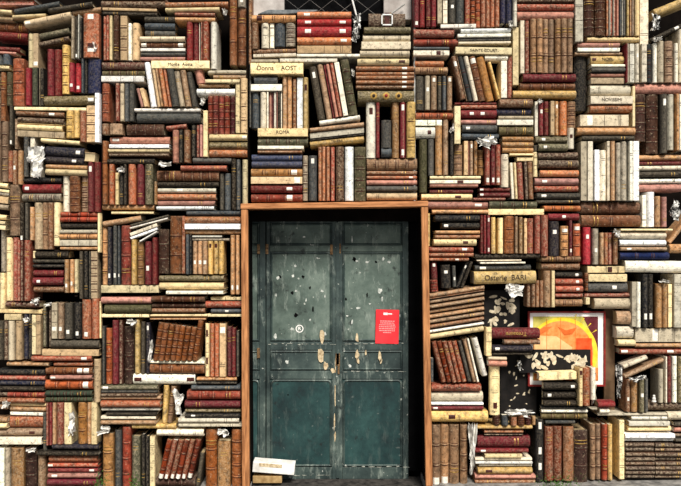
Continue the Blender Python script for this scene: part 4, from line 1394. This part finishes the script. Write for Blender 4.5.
for bi, B in enumerate(BOOKS):
    op = B['op']
    t, h = max(B['t'], 0.005), B['h']
    d = max(0.10, min(0.24, h * 0.72))
    mk_ = 'C' if 'c' in op else MATKIND[B['col']]
    rgb, cname = PAL[B['col']]
    tint = jitter(rgb, RB)
    nb = int(op['B']) if 'B' in op and op['B'] is not True else (3 if 'B' in op else 0)
    if not nb and mk_ == 'L' and not titled(B) and t > 0.03 and RB.random() < 0.35:
        nb = RB.choice((2, 3, 4))
    fore = 'P' in op
    if abs(B['x'] - WX(552)) < 70 / U and WZ(426) < B['z'] < WZ(306):      # shallow books in front of the framed print and the boards
        B['y'] -= 0.035
        d = min(d, 0.052 - B['y'])
    cv, cf, pv, pf, arc, bul = book_geo(t, h, d, 'F' not in op and mk_ != 'V' or RB.random() < 0.5, nb, fore)
    # orientation: an upright book turns with its lean, a lying one turns a quarter so its top edge points right
    if B['kind'] == 'V':
        rot = Matrix.Rotation(B['ang'], 4, 'Y')
    else:
        rot = Matrix.Rotation(math.pi / 2 + B['ang'], 4, 'Y')
    loc = Vector((B['x'], B['y'], B['z']))
    plates = []                                     # (name, material, verts, faces, label)
    if not fore:
        for key, nm, m_, hh in (('w', 'paper_sticker', M_STICKER, None), ('k', 'title_panel', M_TITLE, None)):
            for fr_ in op.get(key, []):
                c = (0.5 - fr_ / 100.0) if B['kind'] == 'V' else (fr_ / 100.0 - 0.5)
                half = max(0.010, min(h * 0.055, t * 0.55)) if key == 'w' else max(0.012, min(h * 0.06, 0.03))
                c = max(-0.5 + half / h + 0.01, min(0.5 - half / h - 0.01, c))
                plates.append((nm, m_) + plate_geo(arc, c * h - half, c * h + half, 0.0046 if nb else 0.0012, 0.86) + (None,))
        if not plates and mk_ != 'V' and t > 0.022 and h > 0.2 and RB.random() < 0.6 and not B['extra']:
            c = RB.choice((0.28, 0.24, -0.26))
            lines = []
            for q in (0.03, -0.03):
                lines.append(plate_geo(arc, (c + q) * h - 0.0018, (c + q) * h + 0.0018, 0.0046 if nb else 0.0011, 0.95))
            plates.append(('gilt_stripe', M_GILT) + join_vf(lines) + (None,))
        elif mk_ == 'V' and t > 0.02 and h > 0.15 and RB.random() < 0.5 and not B['extra']:
            c = RB.choice((0.3, 0.26, -0.3))
            lines = [plate_geo(arc, (c + q) * h - 0.0014, (c + q) * h + 0.0014, 0.0011, 0.95) for q in (0.035, 0.0, -0.3)]
            plates.append(('ink_stripe', M_INK) + join_vf(lines) + (None,))
        if nb and t > 0.018:  # dark strips painting in the shade along both sides of each raised band
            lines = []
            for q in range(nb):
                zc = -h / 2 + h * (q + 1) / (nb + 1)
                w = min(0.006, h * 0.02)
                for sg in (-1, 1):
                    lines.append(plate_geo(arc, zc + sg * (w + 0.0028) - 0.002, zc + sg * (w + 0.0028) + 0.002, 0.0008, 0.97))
            plates.append(('band_shade', M_TITLE) + join_vf(lines) + (None,))
    pt = lin(PAGEC[RB.randrange(4)])
    if bi in big:
        root = empty('book', loc)
        root.rotation_euler = rot.to_euler()
        od = ordinal(B['kind'], B['k'], B['n'])
        pile = B['where']
        feat = ''
        if op.get('w'): feat = ' with white sticker'
        elif nb >= 3 and 'B' in op: feat = ' with raised bands'
        elif B['extra'] and any(k_.startswith('title') for k_ in B['extra']) and B['n'] < 3: feat = ' with title lettering'
        if od:
            lab = f"{cname} book{feat}, {od} in {pile}"
        else:
            lab = SINGLE[pile.split(' ', 1)[1]]
        if len(lab.replace(',', ' ').split()) > 16:
            lab = lab.replace(feat, '', 1) if feat else lab
        used_labels.setdefault(lab, []).append(root)
        tag(root, lab, 'book', 'books in ' + pile if B['n'] > 1 else 'single books in the wall of books')
        gv, gf, mids, mats = list(cv), list(cf), [0] * len(cf), [BOOKM[mk_]]
        tints = list(tint) * len(cf)
        for pl_ in [q for q in plates if q[0] in ('gilt_stripe', 'ink_stripe', 'band_shade')]:
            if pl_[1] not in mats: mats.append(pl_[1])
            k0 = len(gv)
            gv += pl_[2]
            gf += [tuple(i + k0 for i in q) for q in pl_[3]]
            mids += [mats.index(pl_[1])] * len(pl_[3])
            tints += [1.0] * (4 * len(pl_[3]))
        plates = [q for q in plates if q[0] in ('paper_sticker', 'title_panel')]
        link('cover', mesh_of('cover', gv, gf, None, tints, mids, mats), root)
        link('page_block', mesh_of('page_block', pv, pf, M_PAGES, pt), root)
        for nm, m_, v_, f_, l_ in plates:
            o = link(nm, mesh_of(nm, v_, f_, m_), root)
        ex = B['extra']
        ti = ex.get('title%d' % B['k']) or (ex.get('title') if B['k'] == 0 else None)
        if ti:
            a_ = math.pi if ex.get('flip') else 0.0
            light = B['col'] in ('wine', 'navy')
            # text runs along the book's long axis (local z), reading from the photograph's left to right
            o = text_part('title_lettering', ti, t * 0.58, M_GILT if light else M_INK, root, (0, -0.0016, 0.0))
            o.rotation_euler = (Matrix.Rotation(-math.pi / 2, 3, 'Y') @ Matrix.Rotation(a_, 3, 'Y') @ Matrix.Rotation(math.pi / 2, 3, 'X')).to_euler()
        if ex.get('rosettes'):
            for q in (-0.22, 0.0, 0.22):
                bm = bmesh.new()
                bmesh.ops.create_cone(bm, cap_ends=True, segments=16, radius1=0.024, radius2=0.016, depth=0.006, matrix=Matrix.Rotation(math.pi / 2, 4, 'X'))
                me = bpy.data.meshes.new('rosette')
                bm.to_mesh(me)
                bm.free()
                me.materials.append(M_GILT)
                rz = link('rosette', me, root, (0, -0.002, q * h))
                bm = bmesh.new()
                bmesh.ops.create_uvsphere(bm, u_segments=10, v_segments=6, radius=0.011)
                me = bpy.data.meshes.new('rosette_boss')
                bm.to_mesh(me)
                bm.free()
                me.materials.append(M_REDF if q == 0 else M_INK)
                link('rosette_boss', me, rz, (0, -0.004, 0))
        if 'with buckle' in B['where']:
            parts = []
            for (a, b, c, e) in ((-.038, .038, .018, .026), (-.038, .038, -.05, -.042), (-.038, -.030, -.05, .026), (.030, .038, -.05, .026)):
                parts.append(box_vf(c, e, -0.012, -0.004, a, b))
            bk_ = link('buckle', mesh_of('buckle', *join_vf(parts), M_BUCKLE), root, (0.012, 0, 0))
            link('strap', mesh_of('strap', *box_vf(-t / 2, t / 2, -0.006, 0.0, -0.016, 0.016), M_TITLE), root)
    else:
        mw = Matrix.Translation(loc) @ rot
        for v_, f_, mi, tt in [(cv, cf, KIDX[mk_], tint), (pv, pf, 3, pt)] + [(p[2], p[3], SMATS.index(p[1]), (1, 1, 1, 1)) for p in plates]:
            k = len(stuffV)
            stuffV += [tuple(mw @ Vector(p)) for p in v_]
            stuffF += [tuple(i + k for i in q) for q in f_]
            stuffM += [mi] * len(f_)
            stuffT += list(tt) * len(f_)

if stuffV:
    o = link('small_books', mesh_of('small_books', stuffV, stuffF, None, stuffT, stuffM, SMATS))
    tag(o, 'thinner and smaller old books wedged all through the wall of books', 'books', None, 'stuff')
